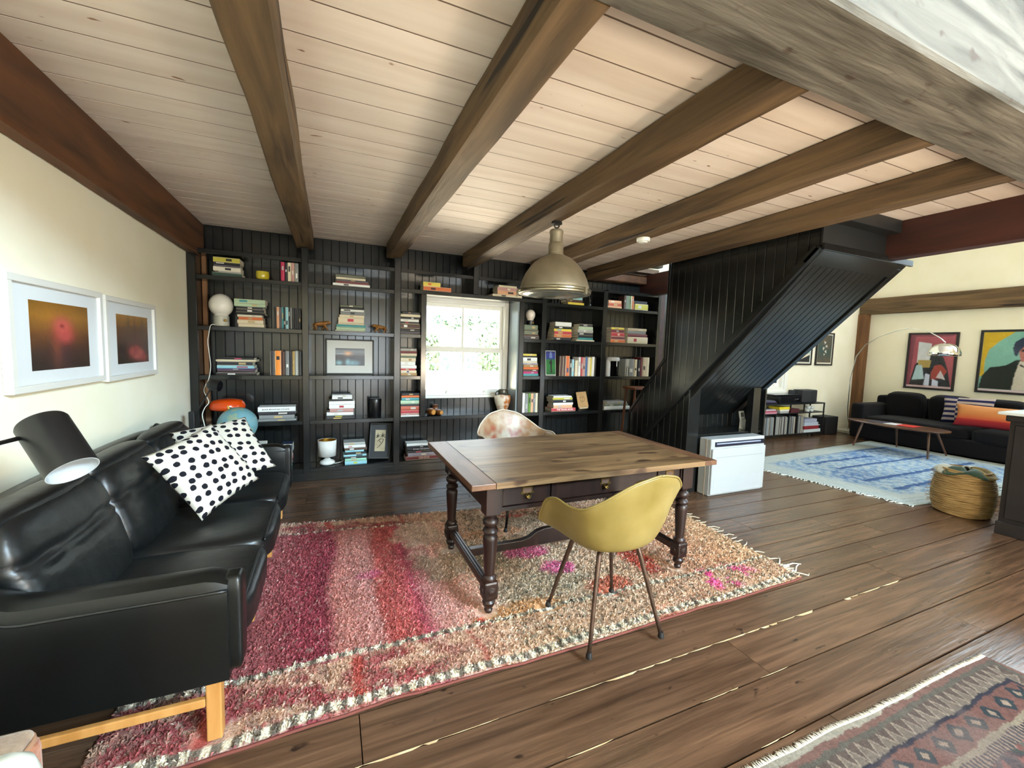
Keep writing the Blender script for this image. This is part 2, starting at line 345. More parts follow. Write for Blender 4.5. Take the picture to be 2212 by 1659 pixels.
b = MB(); b.box(4.46, 4.66, 4.99, 5.14, 0, 2.47); struct(b.build('trim_4', M_beamd, None, bevel=.01), 'dark red brown timber post behind the stair')
# bits of the loft seen up through the stair opening
beam('loft_beam', 3.4, 4.62, 4.98, 5.12, 2.47, 2.58, M_beamr, 'x', 'reddish brown beam along the back wall above the stair', 21, .005, 12)
beam('loft_rafter', 3.3, 4.6, 5.02, 5.14, 2.75, 3.0, M_beamx, 'x', 'weathered grey timber seen up through the stair opening', 22, .006, 12)

# library window
def sash_window(name, x0, x1, z0, z1, yi, meet, label):
    w = struct(thing(name, label, None, ((x0+x1)/2, yi+.05, z0))); xm = (x0+x1)/2
    b = MB(); fw = .055
    b.box(x0, x0+fw, yi, yi+.16, z0, z1).box(x1-fw, x1, yi, yi+.16, z0, z1).box(x0+fw, x1-fw, yi, yi+.16, z1-.05, z1).box(x0+fw, x1-fw, yi-.01, yi+.16, z0, z0+.03)
    b.build('window_frame', M_white, w, bevel=.004)
    for nm, a, c, y in (('upper_sash', meet, z1-.05, yi+.09), ('lower_sash', z0+.03, meet+.03, yi+.05)):
        s = .035; u0, u1 = x0+fw, x1-fw; bl = .07 if nm == 'lower_sash' else .045
        b = MB(); b.box(u0, u0+s, y, y+.035, a, c).box(u1-s, u1, y, y+.035, a, c).box(u0+s, u1-s, y, y+.035, a, a+bl).box(u0+s, u1-s, y, y+.035, c-.05, c)
        so_ = b.build(nm, M_white, w, bevel=.003)
        b = MB(); b.box(xm-.011, xm+.011, y, y+.03, a+bl, c-.05); b.build('glazing_bar', M_white, so_)
        for p0, p1 in ((u0+s, xm-.011), (xm+.011, u1-s)):
            b = MB(); b.box(p0, p1, y+.014, y+.018, a+bl, c-.05); b.build('pane', M_glass, so_)
    for xx in (x0+.33*(x1-x0), x0+.75*(x1-x0)):
        b = MB(); b.box(xx-.02, xx+.02, yi+.03, yi+.052, z0+.05, z0+.065).box(xx-.012, xx+.012, yi+.025, yi+.05, z0+.065, z0+.085); b.build('sash_lift', M_white, w, bevel=.003)
    return w
sash_window('window_1', W1[0], W1[1], W1[2], W1[3], 5.16, 1.43, 'white two over two sash window set into the bookcase')
sash_window('window_2', W2[0], W2[1], W2[2], W2[3], 5.24, 1.4, 'white sash window in the far wall behind the stair')
w = bpy.data.objects['window_2']
b = MB(); x0, x1, z0, z1 = W2
b.box(x0-.08, x0, 5.23, 5.25, z0-.05, z1+.08).box(x1, x1+.08, 5.23, 5.25, z0-.05, z1+.08).box(x0, x1, 5.23, 5.25, z1, z1+.08).box(x0-.1, x1+.1, 5.21, 5.25, z0-.08, z0-.05).box(x0, x1, 5.23, 5.25, z0-.05, z0)
b.build('window_casing', M_white, w, bevel=.003)
PAL = {'yg': ('yellow-green', 'B9B13A'), 'bk': ('black', '15161A'), 'gp': ('grey-purple', '4B4550'), 'cw': ('cream white', 'D9D3C0'), 'gw': ('pale grey', 'A5A8A4'), 'dg': ('dark green', '27453B'), 'cr': ('crimson', 'B3234C'), 'dk': ('dark charcoal', '24232A'), 'cm': ('cream', 'D8CDB0'), 'pk': ('dusty pink', 'B98A82'), 'gy': ('grey', '7D8080'), 'lg': ('pale green', 'A9C2A2'), 'wh': ('white', 'E4E6E2'), 'or': ('orange', 'D06A32'), 'pe': ('peach', 'D8A47E'), 'tl': ('teal', '3E8F94'), 'lb': ('light blue', '8FC4D0'), 'pu': ('purple', '4A3560'), 'br': ('brown', '4A2E22'), 'go': ('gold', 'A88A48'), 'rd': ('red', 'B5303A'), 'nv': ('navy blue', '26334F'), 'ol': ('olive grey', '5C5F50'), 'mr': ('maroon', '6B1E28'), 'tn': ('tan', 'A9824F'), 'be': ('beige', 'C3B394'), 'tc': ('terracotta', 'B4553E'), 'mt': ('mint green', '8CC7AE'), 'li': ('lilac grey', '9A96A8'), 'ye': ('yellow', 'DCC84A'), 'ma': ('magenta', 'B8336E'), 'ge': ('green', '5E8A3A'), 'bl': ('blue', '3F6BA0'), 'og': ('bright orange', 'F0902A'), 'dp': ('dark plum', '35222E'), 'sg': ('sage green', '6F7C68')}
BOOKS = [
('beside yellow bowl, top left shelf', 'H', 2.08, [(-1.014, -0.798, 0.0462, 'yg', ''), (-1.013, -0.797, 0.0199, 'bk', ''), (-1.011, -0.795, 0.0214, 'gp', ''), (-1.016, -0.792, 0.0413, 'cw', 'L15161A'), (-0.973, -0.793, 0.0129, 'gw', ''), (-1.026, -0.781, 0.035, 'dg', '')]),
('beside the large white globe lamp', 'H', 1.602, [(-0.852, -0.589, 0.0398, 'lg', 'L3E8F94'), (-0.852, -0.59, 0.0322, 'lg', ''), (-0.839, -0.607, 0.0245, 'dk', ''), (-0.839, -0.6, 0.0323, 'bk', 'LE4E6E2'), (-0.837, -0.593, 0.0208, 'bk', ''), (-0.829, -0.619, 0.0231, 'cw', ''), (-0.819, -0.614, 0.0285, 'or', ''), (-0.829, -0.609, 0.037, 'cm', ''), (-0.822, -0.602, 0.0348, 'cm', '')]),
('above the orange lamp', 'H', 1.127, [(-0.969, -0.693, 0.0199, 'bk', 'LC04A78'), (-1.015, -0.675, 0.0191, 'cm', ''), (-1.004, -0.707, 0.0381, 'dk', ''), (-1.006, -0.694, 0.0295, 'lb', 'L9A4A60'), (-1.006, -0.683, 0.0156, 'pu', ''), (-1.005, -0.687, 0.0278, 'dp', ''), (-1.016, -0.673, 0.0226, 'bk', 'LE4E6E2')]),
('right of the world globe', 'H', 0.652, [(-0.671, -0.332, 0.0484, 'wh', 'TBLACK MOUNTAIN COLLEGE'), (-0.666, -0.33, 0.0329, 'dk', ''), (-0.661, -0.345, 0.0434, 'gy', ''), (-0.669, -0.324, 0.0226, 'gy', '')]),
('low behind the sofa end', 'H', 0.137, [(-0.47, -0.364, 0.0828, 'nv', 'L4E86B8'), (-0.471, -0.373, 0.0229, 'rd', ''), (-0.471, -0.372, 0.0439, 'wh', ''), (-0.471, -0.367, 0.0268, 'rd', ''), (-0.47, -0.376, 0.0306, 'dk', ''), (-0.47, -0.378, 0.023, 'br', ''), (-0.472, -0.378, 0.0393, 'mt', '')]),
('on the high shelf over the seascape picture', 'H', 2.08, [(0.06, 0.359, 0.0308, 'ol', ''), (0.064, 0.359, 0.0249, 'cm', ''), (0.062, 0.382, 0.0176, 'gp', ''), (0.065, 0.393, 0.0235, 'mr', ''), (0.033, 0.404, 0.028, 'wh', 'L35222E')]),
('between the two toy tigers', 'H', 1.602, [(0.104, 0.332, 0.0255, 'ol', ''), (0.114, 0.345, 0.0207, 'bk', ''), (0.111, 0.345, 0.024, 'wh', 'L15161A'), (0.107, 0.349, 0.0352, 'gy', 'L24232A'), (0.096, 0.346, 0.0288, 'cm', ''), (0.085, 0.343, 0.0592, 'cm', 'LC0304A'), (0.082, 0.344, 0.016, 'cm', ''), (0.068, 0.361, 0.0289, 'tl', ''), (0.064, 0.356, 0.0321, 'lg', ''), (0.054, 0.353, 0.0128, 'cw', '')]),
('left of window, second shelf', 'H', 1.602, [(0.759, 0.946, 0.0302, 'dk', 'L8A6A5A'), (0.732, 0.953, 0.0318, 'cm', ''), (0.732, 0.95, 0.0235, 'bk', 'LE4E6E2'), (0.732, 0.938, 0.0302, 'wh', ''), (0.732, 0.943, 0.0218, 'dk', 'LB5303A'), (0.733, 0.952, 0.0555, 'br', 'LE4E6E2'), (0.736, 0.955, 0.032, 'dk', ''), (0.736, 0.961, 0.0287, 'gp', '')]),
('left of window, middle shelf', 'H', 1.127, [(0.736, 0.916, 0.0281, 'gw', ''), (0.737, 0.92, 0.0299, 'mr', ''), (0.739, 0.917, 0.0282, 'cm', ''), (0.739, 0.91, 0.0211, 'sg', ''), (0.739, 0.906, 0.0423, 'cm', 'LA9824F'), (0.738, 0.903, 0.0441, 'wh', ''), (0.738, 0.916, 0.0336, 'wh', ''), (0.738, 0.904, 0.023, 'rd', 'LC3B394'), (0.739, 0.916, 0.0301, 'cm', 'L3B3A78'), (0.739, 0.921, 0.0302, 'tn', '')]),
('beside the black canister', 'H', 0.652, [(0.022, 0.222, 0.0177, 'wh', ''), (0.02, 0.222, 0.0265, 'wh', 'L15161A'), (-0.004, 0.23, 0.0212, 'bk', ''), (-0.009, 0.247, 0.0372, 'wh', ''), (-0.009, 0.247, 0.0444, 'wh', 'LB03036'), (-0.002, 0.235, 0.0391, 'pk', ''), (-0.034, 0.235, 0.0356, 'wh', ''), (-0.035, 0.245, 0.0196, 'dk', 'LC8BC3A'), (-0.042, 0.248, 0.0196, 'dk', 'LD8B46A')]),
('left of window, fourth shelf', 'H', 0.652, [(0.75, 0.962, 0.0264, 'bk', ''), (0.749, 0.962, 0.0264, 'or', ''), (0.751, 0.959, 0.0321, 'tl', ''), (0.74, 0.967, 0.0396, 'lg', ''), (0.744, 0.956, 0.0265, 'bk', ''), (0.744, 0.964, 0.0473, 'tc', ''), (0.743, 0.955, 0.036, 'rd', ''), (0.743, 0.952, 0.0209, 'pk', ''), (0.743, 0.965, 0.0171, 'wh', '')]),
('right of the white table lamp', 'H', 0.137, [(0.134, 0.357, 0.0302, 'gw', ''), (0.14, 0.361, 0.0302, 'wh', 'LC08A88'), (0.146, 0.376, 0.0267, 'br', 'LE4E6E2'), (0.151, 0.345, 0.0232, 'lb', ''), (0.148, 0.367, 0.025, 'bk', ''), (0.133, 0.371, 0.025, 'lb', 'L15161A'), (0.146, 0.376, 0.0197, 'bk', ''), (0.149, 0.372, 0.0322, 'mt', ''), (0.148, 0.376, 0.0376, 'lb', 'LB9C43A')]),
('on the lowest shelf behind the desk', 'H', 0.137, [(0.816, 1.071, 0.0309, 'wh', ''), (0.816, 1.075, 0.0182, 'dk', ''), (0.822, 1.124, 0.0384, 'bk', 'TRYAN MCGINLEY'), (0.824, 1.134, 0.0256, 'dk', 'LC05068'), (0.83, 1.16, 0.0367, 'li', ''), (0.804, 1.19, 0.0441, 'mr', 'TGENESIS')]),
('on the ledge above the window, left end', 'H', 2.08, [(0.983, 1.181, 0.0492, 'ye', 'LD06A32'), (0.984, 1.308, 0.0495, 'or', 'L4A2020')]),
('on the ledge above the window, right end', 'H', 2.08, [(1.905, 2.146, 0.0229, 'cm', ''), (1.891, 2.163, 0.0432, 'pk', ''), (1.892, 2.172, 0.0433, 'pe', ''), (1.831, 2.226, 0.0306, 'cm', '')]),
('under the small egg lamp', 'H', 1.602, [(2.268, 2.46, 0.0607, 'sg', ''), (2.27, 2.475, 0.0253, 'ol', ''), (2.271, 2.465, 0.033, 'sg', ''), (2.272, 2.48, 0.0229, 'br', ''), (2.27, 2.486, 0.0381, 'gp', '')]),
('right of window, middle shelf', 'H', 1.127, [(2.267, 2.46, 0.0272, 'ye', ''), (2.265, 2.466, 0.019, 'bk', ''), (2.267, 2.465, 0.0517, 'wh', 'L24232A'), (2.27, 2.471, 0.0218, 'cm', ''), (2.271, 2.478, 0.0218, 'li', ''), (2.272, 2.479, 0.03, 'tn', ''), (2.273, 2.491, 0.0301, 'or', ''), (2.274, 2.489, 0.0246, 'br', ''), (2.275, 2.484, 0.0301, 'ma', ''), (2.276, 2.491, 0.0302, 'tl', '')]),
('on the shelf behind the pendant lamp', 'H', 2.08, [(2.865, 3.12, 0.0442, 'lb', ''), (2.876, 3.122, 0.0349, 'br', ''), (2.892, 3.145, 0.0323, 'ye', '')]),
('on the second shelf, right of egg lamp', 'H', 1.602, [(2.721, 2.963, 0.0569, 'wh', ''), (2.714, 2.962, 0.0326, 'bk', 'LE4E6E2'), (2.701, 2.966, 0.0326, 'ye', 'L7AA0C8'), (2.705, 2.968, 0.0408, 'rd', ''), (2.704, 2.964, 0.0408, 'or', ''), (2.703, 2.972, 0.0381, 'dk', '')]),
('on the second shelf, middle of bay', 'H', 1.602, [(3.085, 3.294, 0.035, 'dk', ''), (3.075, 3.306, 0.0404, 'lg', ''), (3.065, 3.311, 0.0378, 'gw', ''), (3.067, 3.31, 0.0378, 'dk', 'LC8C8C8'), (3.071, 3.305, 0.0325, 'bk', ''), (3.073, 3.307, 0.0298, 'tl', ''), (3.044, 3.333, 0.019, 'cm', '')]),
('left of the leaning face drawing', 'H', 0.652, [(2.731, 3.01, 0.0225, 'wh', ''), (2.718, 3.024, 0.03, 'yg', ''), (2.725, 3.025, 0.0376, 'bk', 'LE4E6E2'), (2.733, 3.039, 0.0326, 'wh', ''), (2.737, 3.032, 0.0427, 'pe', ''), (2.71, 3.083, 0.0428, 'rd', 'TTHE TRAVEL BOOK')]),
('on the top right shelf, left end', 'H', 2.08, [(3.547, 3.763, 0.039, 'pe', ''), (3.543, 3.761, 0.0425, 'tc', ''), (3.528, 3.766, 0.0248, 'pe', '')]),
('on the top right shelf, right end', 'H', 2.08, [(3.988, 4.213, 0.0415, 'dk', ''), (3.995, 4.231, 0.0868, 'yg', '')]),
('in the far right bay, left stack', 'H', 1.602, [(3.608, 3.829, 0.0342, 'ye', ''), (3.61, 3.831, 0.0371, 'mr', ''), (3.612, 3.841, 0.0572, 'rd', 'LD8B49A'), (3.609, 3.847, 0.0401, 'mr', ''), (3.608, 3.853, 0.0459, 'or', '')]),
('in the far right bay, right stack', 'H', 1.602, [(3.897, 4.227, 0.0392, 'be', ''), (3.892, 4.226, 0.0392, 'gy', ''), (3.895, 4.246, 0.0423, 'mr', ''), (3.899, 4.258, 0.094, 'cm', 'LB03040')]),
('on the low shelf by the stairs', 'H', 0.652, [(3.598, 3.948, 0.0362, 'gw', ''), (3.568, 3.967, 0.0307, 'sg', ''), (3.546, 3.996, 0.0475, 'wh', '')]),
('right of the yellow bowl', 'V', 2.08, [(-0.449, -0.414, 0.199, 'cr', ''), (-0.412, -0.39, 0.181, 'dk', 'LE4E6E2'), (-0.388, -0.357, 0.204, 'cm', ''), (-0.356, -0.326, 0.191, 'pk', ''), (-0.323, -0.291, 0.191, 'gy', 'LE4E6E2')]),
('at the right end of the globe lamp shelf', 'V', 1.602, [(-0.511, -0.494, 0.215, 'bk', ''), (-0.494, -0.467, 0.217, 'pe', ''), (-0.467, -0.446, 0.215, 'gp', ''), (-0.446, -0.429, 0.217, 'tl', ''), (-0.429, -0.414, 0.215, 'bk', ''), (-0.413, -0.385, 0.218, 'lb', ''), (-0.384, -0.371, 0.216, 'bk', ''), (-0.37, -0.353, 0.215, 'gy', ''), (-0.352, -0.332, 0.214, 'bk', ''), (-0.33, -0.311, 0.216, 'dk', ''), (-0.31, -0.292, 0.216, 'bk', ''), (-0.291, -0.274, 0.214, 'bk', '')]),
('beside the orange spine, third shelf', 'V', 1.127, [(-0.555, -0.516, 0.245, 'dk', ''), (-0.513, -0.456, 0.249, 'og', ''), (-0.453, -0.421, 0.243, 'br', ''), (-0.419, -0.383, 0.25, 'gy', 'LE4E6E2'), (-0.382, -0.358, 0.249, 'dk', ''), (-0.356, -0.332, 0.248, 'go', ''), (-0.331, -0.303, 0.253, 'gw', ''), (-0.302, -0.272, 0.251, 'bk', '')]),
('right of window, fourth shelf', 'V', 0.652, [(2.277, 2.313, 0.253, 'wh', ''), (2.315, 2.359, 0.246, 'gy', ''), (2.362, 2.395, 0.251, 'ge', ''), (2.398, 2.436, 0.248, 'pe', 'L24232A'), (2.438, 2.464, 0.25, 'gy', ''), (2.465, 2.503, 0.252, 'cm', ''), (2.504, 2.525, 0.241, 'dk', '')]),
('right of the green painting', 'V', 1.127, [(2.804, 2.86, 0.266, 'br', ''), (2.863, 2.899, 0.269, 'br', ''), (2.901, 2.96, 0.272, 'or', 'L4A5070'), (2.963, 2.993, 0.225, 'dk', ''), (2.996, 3.029, 0.228, 'lb', ''), (3.047, 3.095, 0.214, 'cm', ''), (3.098, 3.134, 0.259, 'wh', ''), (3.137, 3.168, 0.259, 'rd', ''), (3.169, 3.208, 0.257, 'pk', ''), (3.211, 3.245, 0.258, 'bl', ''), (3.248, 3.288, 0.259, 'cm', ''), (3.289, 3.313, 0.257, 'ye', ''), (3.316, 3.36, 0.268, 'wh', ''), (3.361, 3.382, 0.261, 'bk', '')]),
('beside the white mushroom lamp', 'V', 1.127, [(3.885, 3.939, 0.247, 'gw', ''), (3.942, 4.038, 0.252, 'gy', ''), (4.045, 4.093, 0.245, 'cm', ''), (4.11, 4.152, 0.24, 'dk', ''), (4.155, 4.194, 0.274, 'mr', ''), (4.197, 4.257, 0.278, 'be', ''), (4.26, 4.32, 0.279, 'cm', '')]),
('at the middle of the top right shelf', 'V', 2.08, [(3.81, 3.84, 0.226, 'br', ''), (3.843, 3.903, 0.233, 'sg', ''), (3.906, 3.923, 0.233, 'ge', ''), (3.926, 3.949, 0.233, 'cm', ''), (3.953, 3.976, 0.229, 'or', '')]),
]
def hsh(a, b, s=0):
    n = np.sin(a*127.1+b*311.7+s*74.7)*43758.5453; return n-np.floor(n)
def vnoise(x, y, s=0):
    xi, yi = np.floor(x), np.floor(y); xf, yf = x-xi, y-yi; u, v = xf*xf*(3-2*xf), yf*yf*(3-2*yf)
    return (hsh(xi, yi, s)*(1-u)+hsh(xi+1, yi, s)*u)*(1-v)+(hsh(xi, yi+1, s)*(1-u)+hsh(xi+1, yi+1, s)*u)*v
def fbm(x, y, s=0, o=4):
    t = 0; a = .5; f = 1
    for i in range(o): t = t+a*vnoise(x*f, y*f, s+i); a *= .5; f *= 2
    return t
# ---------------------------------------------------------------- the bookcase
BY0, BY1 = 4.853, 5.12
bc = thing('bookcase', 'black built-in bookcase with beadboard back filling the whole far wall', 'bookcase', (1.6, 5.0, 0))
for (a, c, z0, z1) in ((-1.218, -1.148, 0, 2.44), (-.261, -.2, 0, 2.432), (.66, .728, 0, 2.432), (.958, 1.018, .652, 2.06), (2.19, 2.254, .652, 2.06), (2.505, 2.572, 0, 2.432), (1.574, 1.64, 2.105, 2.432), (3.44, 3.51, 0, 2.3), (4.40, 4.45, 0, 2.47)):
    b = MB(); b.box(a, c, BY0-.004, BY1, z0, z1); b.build('upright', M_black, bc, bevel=.003, seg=1)
SZ = dict(t=2.32, a=2.08, b=1.602, c=1.127, d=.652, e=.137); TH = .042
def shelf(x0, x1, z, th=TH): b = MB(); b.box(x0, x1, BY0, BY1, z-th, z); b.build('shelf', M_black, bc, bevel=.003, seg=1)
for (x0, x1, ks) in ((-1.148, -.261, 'tabcde'), (-.2, .66, 'tabcde'), (.728, .958, 'bc'), (2.254, 2.505, 'bc'), (2.572, 3.44, 'tabcde'), (3.51, 4.40, 'tabcde')):
    for k in ks: shelf(x0, x1, SZ[k])
shelf(.728, 1.574, SZ['t']); shelf(1.64, 2.505, SZ['t']); shelf(.728, 2.505, .652); shelf(.728, 2.505, .137); shelf(.728, 2.505, 2.105, .045)
b = MB(); b.box(-1.148, 4.36, BY0-.002, BY0+.02, 0, .095); b.build('plinth', M_black, bc, bevel=.003)
b = MB(); b.box(2.17, 2.19, BY0+.01, 5.16, .652, 2.07); b.build('window_reveal', mat('reveal_lit_grey', '6E7A80', '7C888C', rough=.35, scale=3), bc)  # grey holds the window light falling on this black-painted reveal
x = -1.145; k = 0
pm = {}
while x < 4.98:
    x1 = min(x+.0832, 4.99); segs = [(.137, 2.6)] if not (W1[0]-.02 < x1 and x < W1[1]+.01) else [(.137, W1[2]), (W1[3], 2.6)]
    for (z0, z1) in segs:
        key = (round(x1-x, 4), z0, z1)
        if key not in pm:
            b = MB(); b.box(0, x1-x-.003, 0, .014, z0, z1); pm[key] = b.mesh('back_plank')
        o = link('back_plank', pm[key], M_black, bc); o.location = (x+.0015, 5.12, 0)
        md = o.modifiers.new('bevel', 'BEVEL'); md.width = .003; md.segments = 1
    x = x1
b = MB(); b.box(WL, W1[0], 5.134, 5.144, 0, 2.6).box(W1[0], W1[1], 5.134, 5.144, 0, W1[2]).box(W1[0], W1[1], 5.134, 5.144, W1[3], 2.6).box(W1[1], 5.0, 5.134, 5.144, 0, 2.6); b.build('back_board', M_blackm, bc)

# ---------------------------------------------------------------- books
ORD = ['top', 'second', 'third', 'fourth', 'fifth', 'sixth', 'seventh', 'eighth', 'ninth', 'tenth', 'eleventh', 'twelfth', 'thirteenth', 'fourteenth']
M_page = mat('page_edges', 'CFC4A8', 'E2DAC4', rough=.9, scale=(3, 3, 400), detail=1)
def text(name, body, size, M, m, parent, shear=0, off=0):
    cu = bpy.data.curves.new(name, 'FONT'); cu.body = body; cu.size = size; cu.align_x = 'CENTER'; cu.align_y = 'CENTER'; cu.extrude = .0004; cu.shear = shear; cu.offset = off
    tmp = bpy.data.objects.new(name, cu); C.objects.link(tmp); bpy.context.view_layer.update()
    me = bpy.data.meshes.new_from_object(tmp.evaluated_get(bpy.context.evaluated_depsgraph_get())); bpy.data.objects.remove(tmp); me.materials.clear()
    o = link(name, me, m); o.parent = parent; o.matrix_basis = M; return o
def book(L, th, D, hexc, opt, hard):
    """book lying flat in its own frame: length along x, thickness along z, spine facing -y"""
    b = MB(); t = .0025 if hard else .0012; r = min(.004, th*.25); n = 4
    prof = [(D, 0), (D, t), (r+t, t), (t, th*.3), (t, th*.7), (r+t, th-t), (D, th-t), (D, th), (r, th)]
    prof += [(0, th*.8), (-.001, th*.5), (0, th*.2), (r, 0)]
    N = len(prof); vs = [(-L/2, y, z) for y, z in prof]+[(L/2, y, z) for y, z in prof]
    q = [(0, 1, 2, 12), (2, 3, 11, 12), (3, 4, 9, 10), (3, 10, 11), (4, 5, 8, 9), (5, 6, 7, 8)]
    fs = [(i, (i+1) % N, N+(i+1) % N, N+i) for i in range(N)]+[tuple(reversed(f)) for f in q]+[tuple(N+i for i in f) for f in q]
    b.add(vs, fs); cover = b
    i = .003 if hard else .0006; p = MB(); p.box(-L/2+i, L/2-i, t+.001, D-i, t, th-t)
    return cover, p
rb = random.Random(5)
for (where, kind, z0, items) in BOOKS:
    if 'ledge' in where: z0 = 2.106
    z0 += .0012; n = len(items); z = z0
    order = list(enumerate(items)); order = order[::-1] if kind == 'H' else order
    for idx, (x0, x1, d, ck, opt) in order:
        if kind == 'V' and z0 > 2: d = min(d, .188)
        if 'left of window' in where: x1 = min(x1, .954)
        if where.startswith('right of window, fourth'): x1 = min(x1, 2.502)
        cname, hx = PAL[ck]; hard = rb.random() < .45
        if kind == 'H': L, th, D = max(.05, x1-x0), max(.006, d-.0006), rb.uniform(.15, .205)
        else: L, th, D = d, max(.007, (x1-x0)-.001), min(.2, rb.uniform(.14, .19))
        cv, pg = book(L, th, D, hx, opt, hard)
        if kind == 'H':
            yy = 4.872+rb.uniform(0, .012); M = MT(((x0+x1)/2, yy, z), rb.uniform(-.02, .02)); z += max(.006, d)
            lab = '%s book, %s in the stack %s' % (cname, 'topmost' if idx == 0 else ('lowest' if idx == n-1 else ORD[idx]+' from the top'), where)
            lab = lab.replace('on the high shelf over the seascape picture', 'high over the seascape picture').replace('on the ledge above the window, ', 'above the window, ').replace('on the lowest shelf behind the desk', 'low behind the desk').replace('right of the white table lamp', 'by the white table lamp').replace('in the far right bay, ', 'far right bay, ').replace('left of the leaning face drawing', 'by the face drawing').replace('right of the world globe', 'by the globe').replace('on the low shelf by the stairs', 'low by the stairs').replace('on the shelf behind the pendant lamp', 'behind the pendant lamp').replace('on the second shelf, middle of bay', 'mid bay on the second shelf').replace('on the second shelf, right of egg lamp', 'right of the egg lamp')
            if n == 1: lab = '%s book %s' % (cname, where)
        else:
            M = Matrix.Translation((x1-.0005, 4.875+rb.uniform(0, .008), z0+L/2)) @ Matrix.Rotation(-PI/2, 4, 'Y')
            M = Matrix.Translation((x0+.0005, 4.875+rb.uniform(0, .008), z0+L/2)) @ Matrix(((0, 0, 1, 0), (0, 1, 0, 0), (-1, 0, 0, 0), (0, 0, 0, 1)))
            lab = '%s book standing %s from left %s' % (cname, 'first' if idx == 0 else ORD[idx], where.replace('at the right end of the globe lamp shelf', 'on the globe lamp shelf'))
        if opt.startswith('T'): lab = {'BLACK MOUNTAIN COLLEGE': 'white book lettered BLACK MOUNTAIN COLLEGE right of the world globe', 'GENESIS': 'dark red book lettered GENESIS on the lowest shelf behind the desk', 'THE TRAVEL BOOK': 'red book lettered THE TRAVEL BOOK left of the leaning face drawing', 'RYAN MCGINLEY': 'black book with italic white lettering on the lowest shelf behind the desk'}[opt[1:]]
        o = cv.build('book', flat(hx, .5)); o.matrix_world = M; MWD[o.name] = M
        tag(o, lab, 'book', 'books '+where)
        p = link('pages', pg.mesh('pages'), M_page, None); p.parent = o
        if opt.startswith('T'):
            c = {'BLACK MOUNTAIN COLLEGE': '30343A', 'RYAN MCGINLEY': 'D8D8D8', 'GENESIS': 'E0C8C0', 'THE TRAVEL BOOK': 'F2E6E0'}[opt[1:]]
            sz = min(th*.8, L/len(opt)*1.25); tx = text('spine_lettering', opt[1:], sz, Matrix.Translation((.02 if 'BLACK' not in opt else -.01, -.0014, th*.5)) @ Matrix.Rotation(PI/2, 4, 'X'), flat(c, .5), o, .2 if 'RYAN' in opt else 0, .0004 if 'TRAVEL' in opt or 'BLACK' in opt else 0)
        elif opt.startswith('L') or (rb.random() < .55 and th > .012):
            c = opt[1:] if opt.startswith('L') else rb.choice(['D8D4C8', '1B1B1E', 'B8A070', 'A8A8A8', 'C8C4B8'])
            q = MB(); w = rb.uniform(.12, .3)*L; cx = rb.uniform(-.25, .25)*L
            q.box(cx-w/2, cx+w/2, -.0016, .001, th*.26, th*.74)
            l = link('spine_label', q.mesh('spine_label'), flat(c, .55)); l.parent = o

# ---------------------------------------------------------------- things on the shelves
def lamp_globe():
    c = atY(478.5, 672, 4.98); zb = SZ['b']+.002
    t = thing('table_lamp', 'white opal globe lamp with brass knob at the left end of the second shelf', 'lamp', (c.x, 4.97, zb))
    m = mat('opal_glass', 'E8E6DC', rough=.18, coat=.4); x, y = c.x, 4.97; R = .103
    b = MB(); b.lathe([(.0, .008), (.062, .008), (.066, .012), (.066, .105), (.062, .108), (0, .108)], 32, (x, y, zb-.008)); b.build('base', mat('grey_lamp_base', 'B9BBAE', rough=.35), t, 40)
    b = MB(); pr = [(.06, .098)]+[(R*math.sin(a)*(1.0), .205-R*1.08*math.cos(a)) for a in np.linspace(.62, PI, 18)]; pr[-1] = (0, pr[-1][1]); b.lathe(pr, 36, (x, y, zb)); b.build('glass_globe', m, t, 180)
    k = atY(490, 694, 4.90); b = MB(); b.tube([(x+.03, y-.05, zb+.055), (x+.045, y-.085, zb+.055)], .007, 10).sbox((x+.047, y-.09, zb+.055), (.012, .009, .012), 2.2, 4); b.build('knob', M_brass, t, 60)
lamp_globe()
def cord(name, label, pts, r, m, cat='cord'):
    b = MB(); P = [Vector(p) for p in pts]; out = []
    for i in range(len(P)-1):
        p0, p1, p2, p3 = P[max(i-1, 0)], P[i], P[i+1], P[min(i+2, len(P)-1)]
        for k in range(6):
            t = k/6; out.append(.5*((2*p1)+(p2-p0)*t+(2*p0-5*p1+4*p2-p3)*t*t+(3*p1-p0-3*p2+p3)*t**3))
    out.append(P[-1]); b.tube(out, r, 6); return tag(b.build(name, m, None, 180), label, cat)
M_cordw = flat('E4E4DC', .5)
cp = [atY(u, v, y) for (u, v, y) in ((464, 701, 4.9), (455, 703, 4.84), (451, 722, 4.83), (449, 740, 4.83), (454, 778, 4.82), (455, 795, 4.8), (451, 818, 4.78), (444, 832, 4.7), (441, 846, 4.6), (451, 868, 4.5), (443, 880, 4.48), (437, 896, 4.45), (441, 915, 4.4), (444, 930, 4.38), (437, 940, 4.36), (426, 943, 4.34), (432, 947, 4.3))]
cord('lamp_cord', 'white cord hanging from the globe lamp down behind the sofa', cp, .0035, M_cordw)
# yellow bowl
c = atY(568, 604, 4.96); m = mat('yellow_glass', 'B9A51E', 'C8B83A', rough=.12, coat=.6)
b = MB(); R = .06; b.lathe([(0, 0), (.045, 0), (.058, .02), (R, .05), (R*.96, .082), (R*.9, .082), (R*.92, .05), (.05, .022), (0, .012)], 32, (c.x, 4.94, SZ['a']+.001)); tag(b.build('bowl', m, None, 50), 'small yellow glass bowl on the top left shelf', 'bowl')
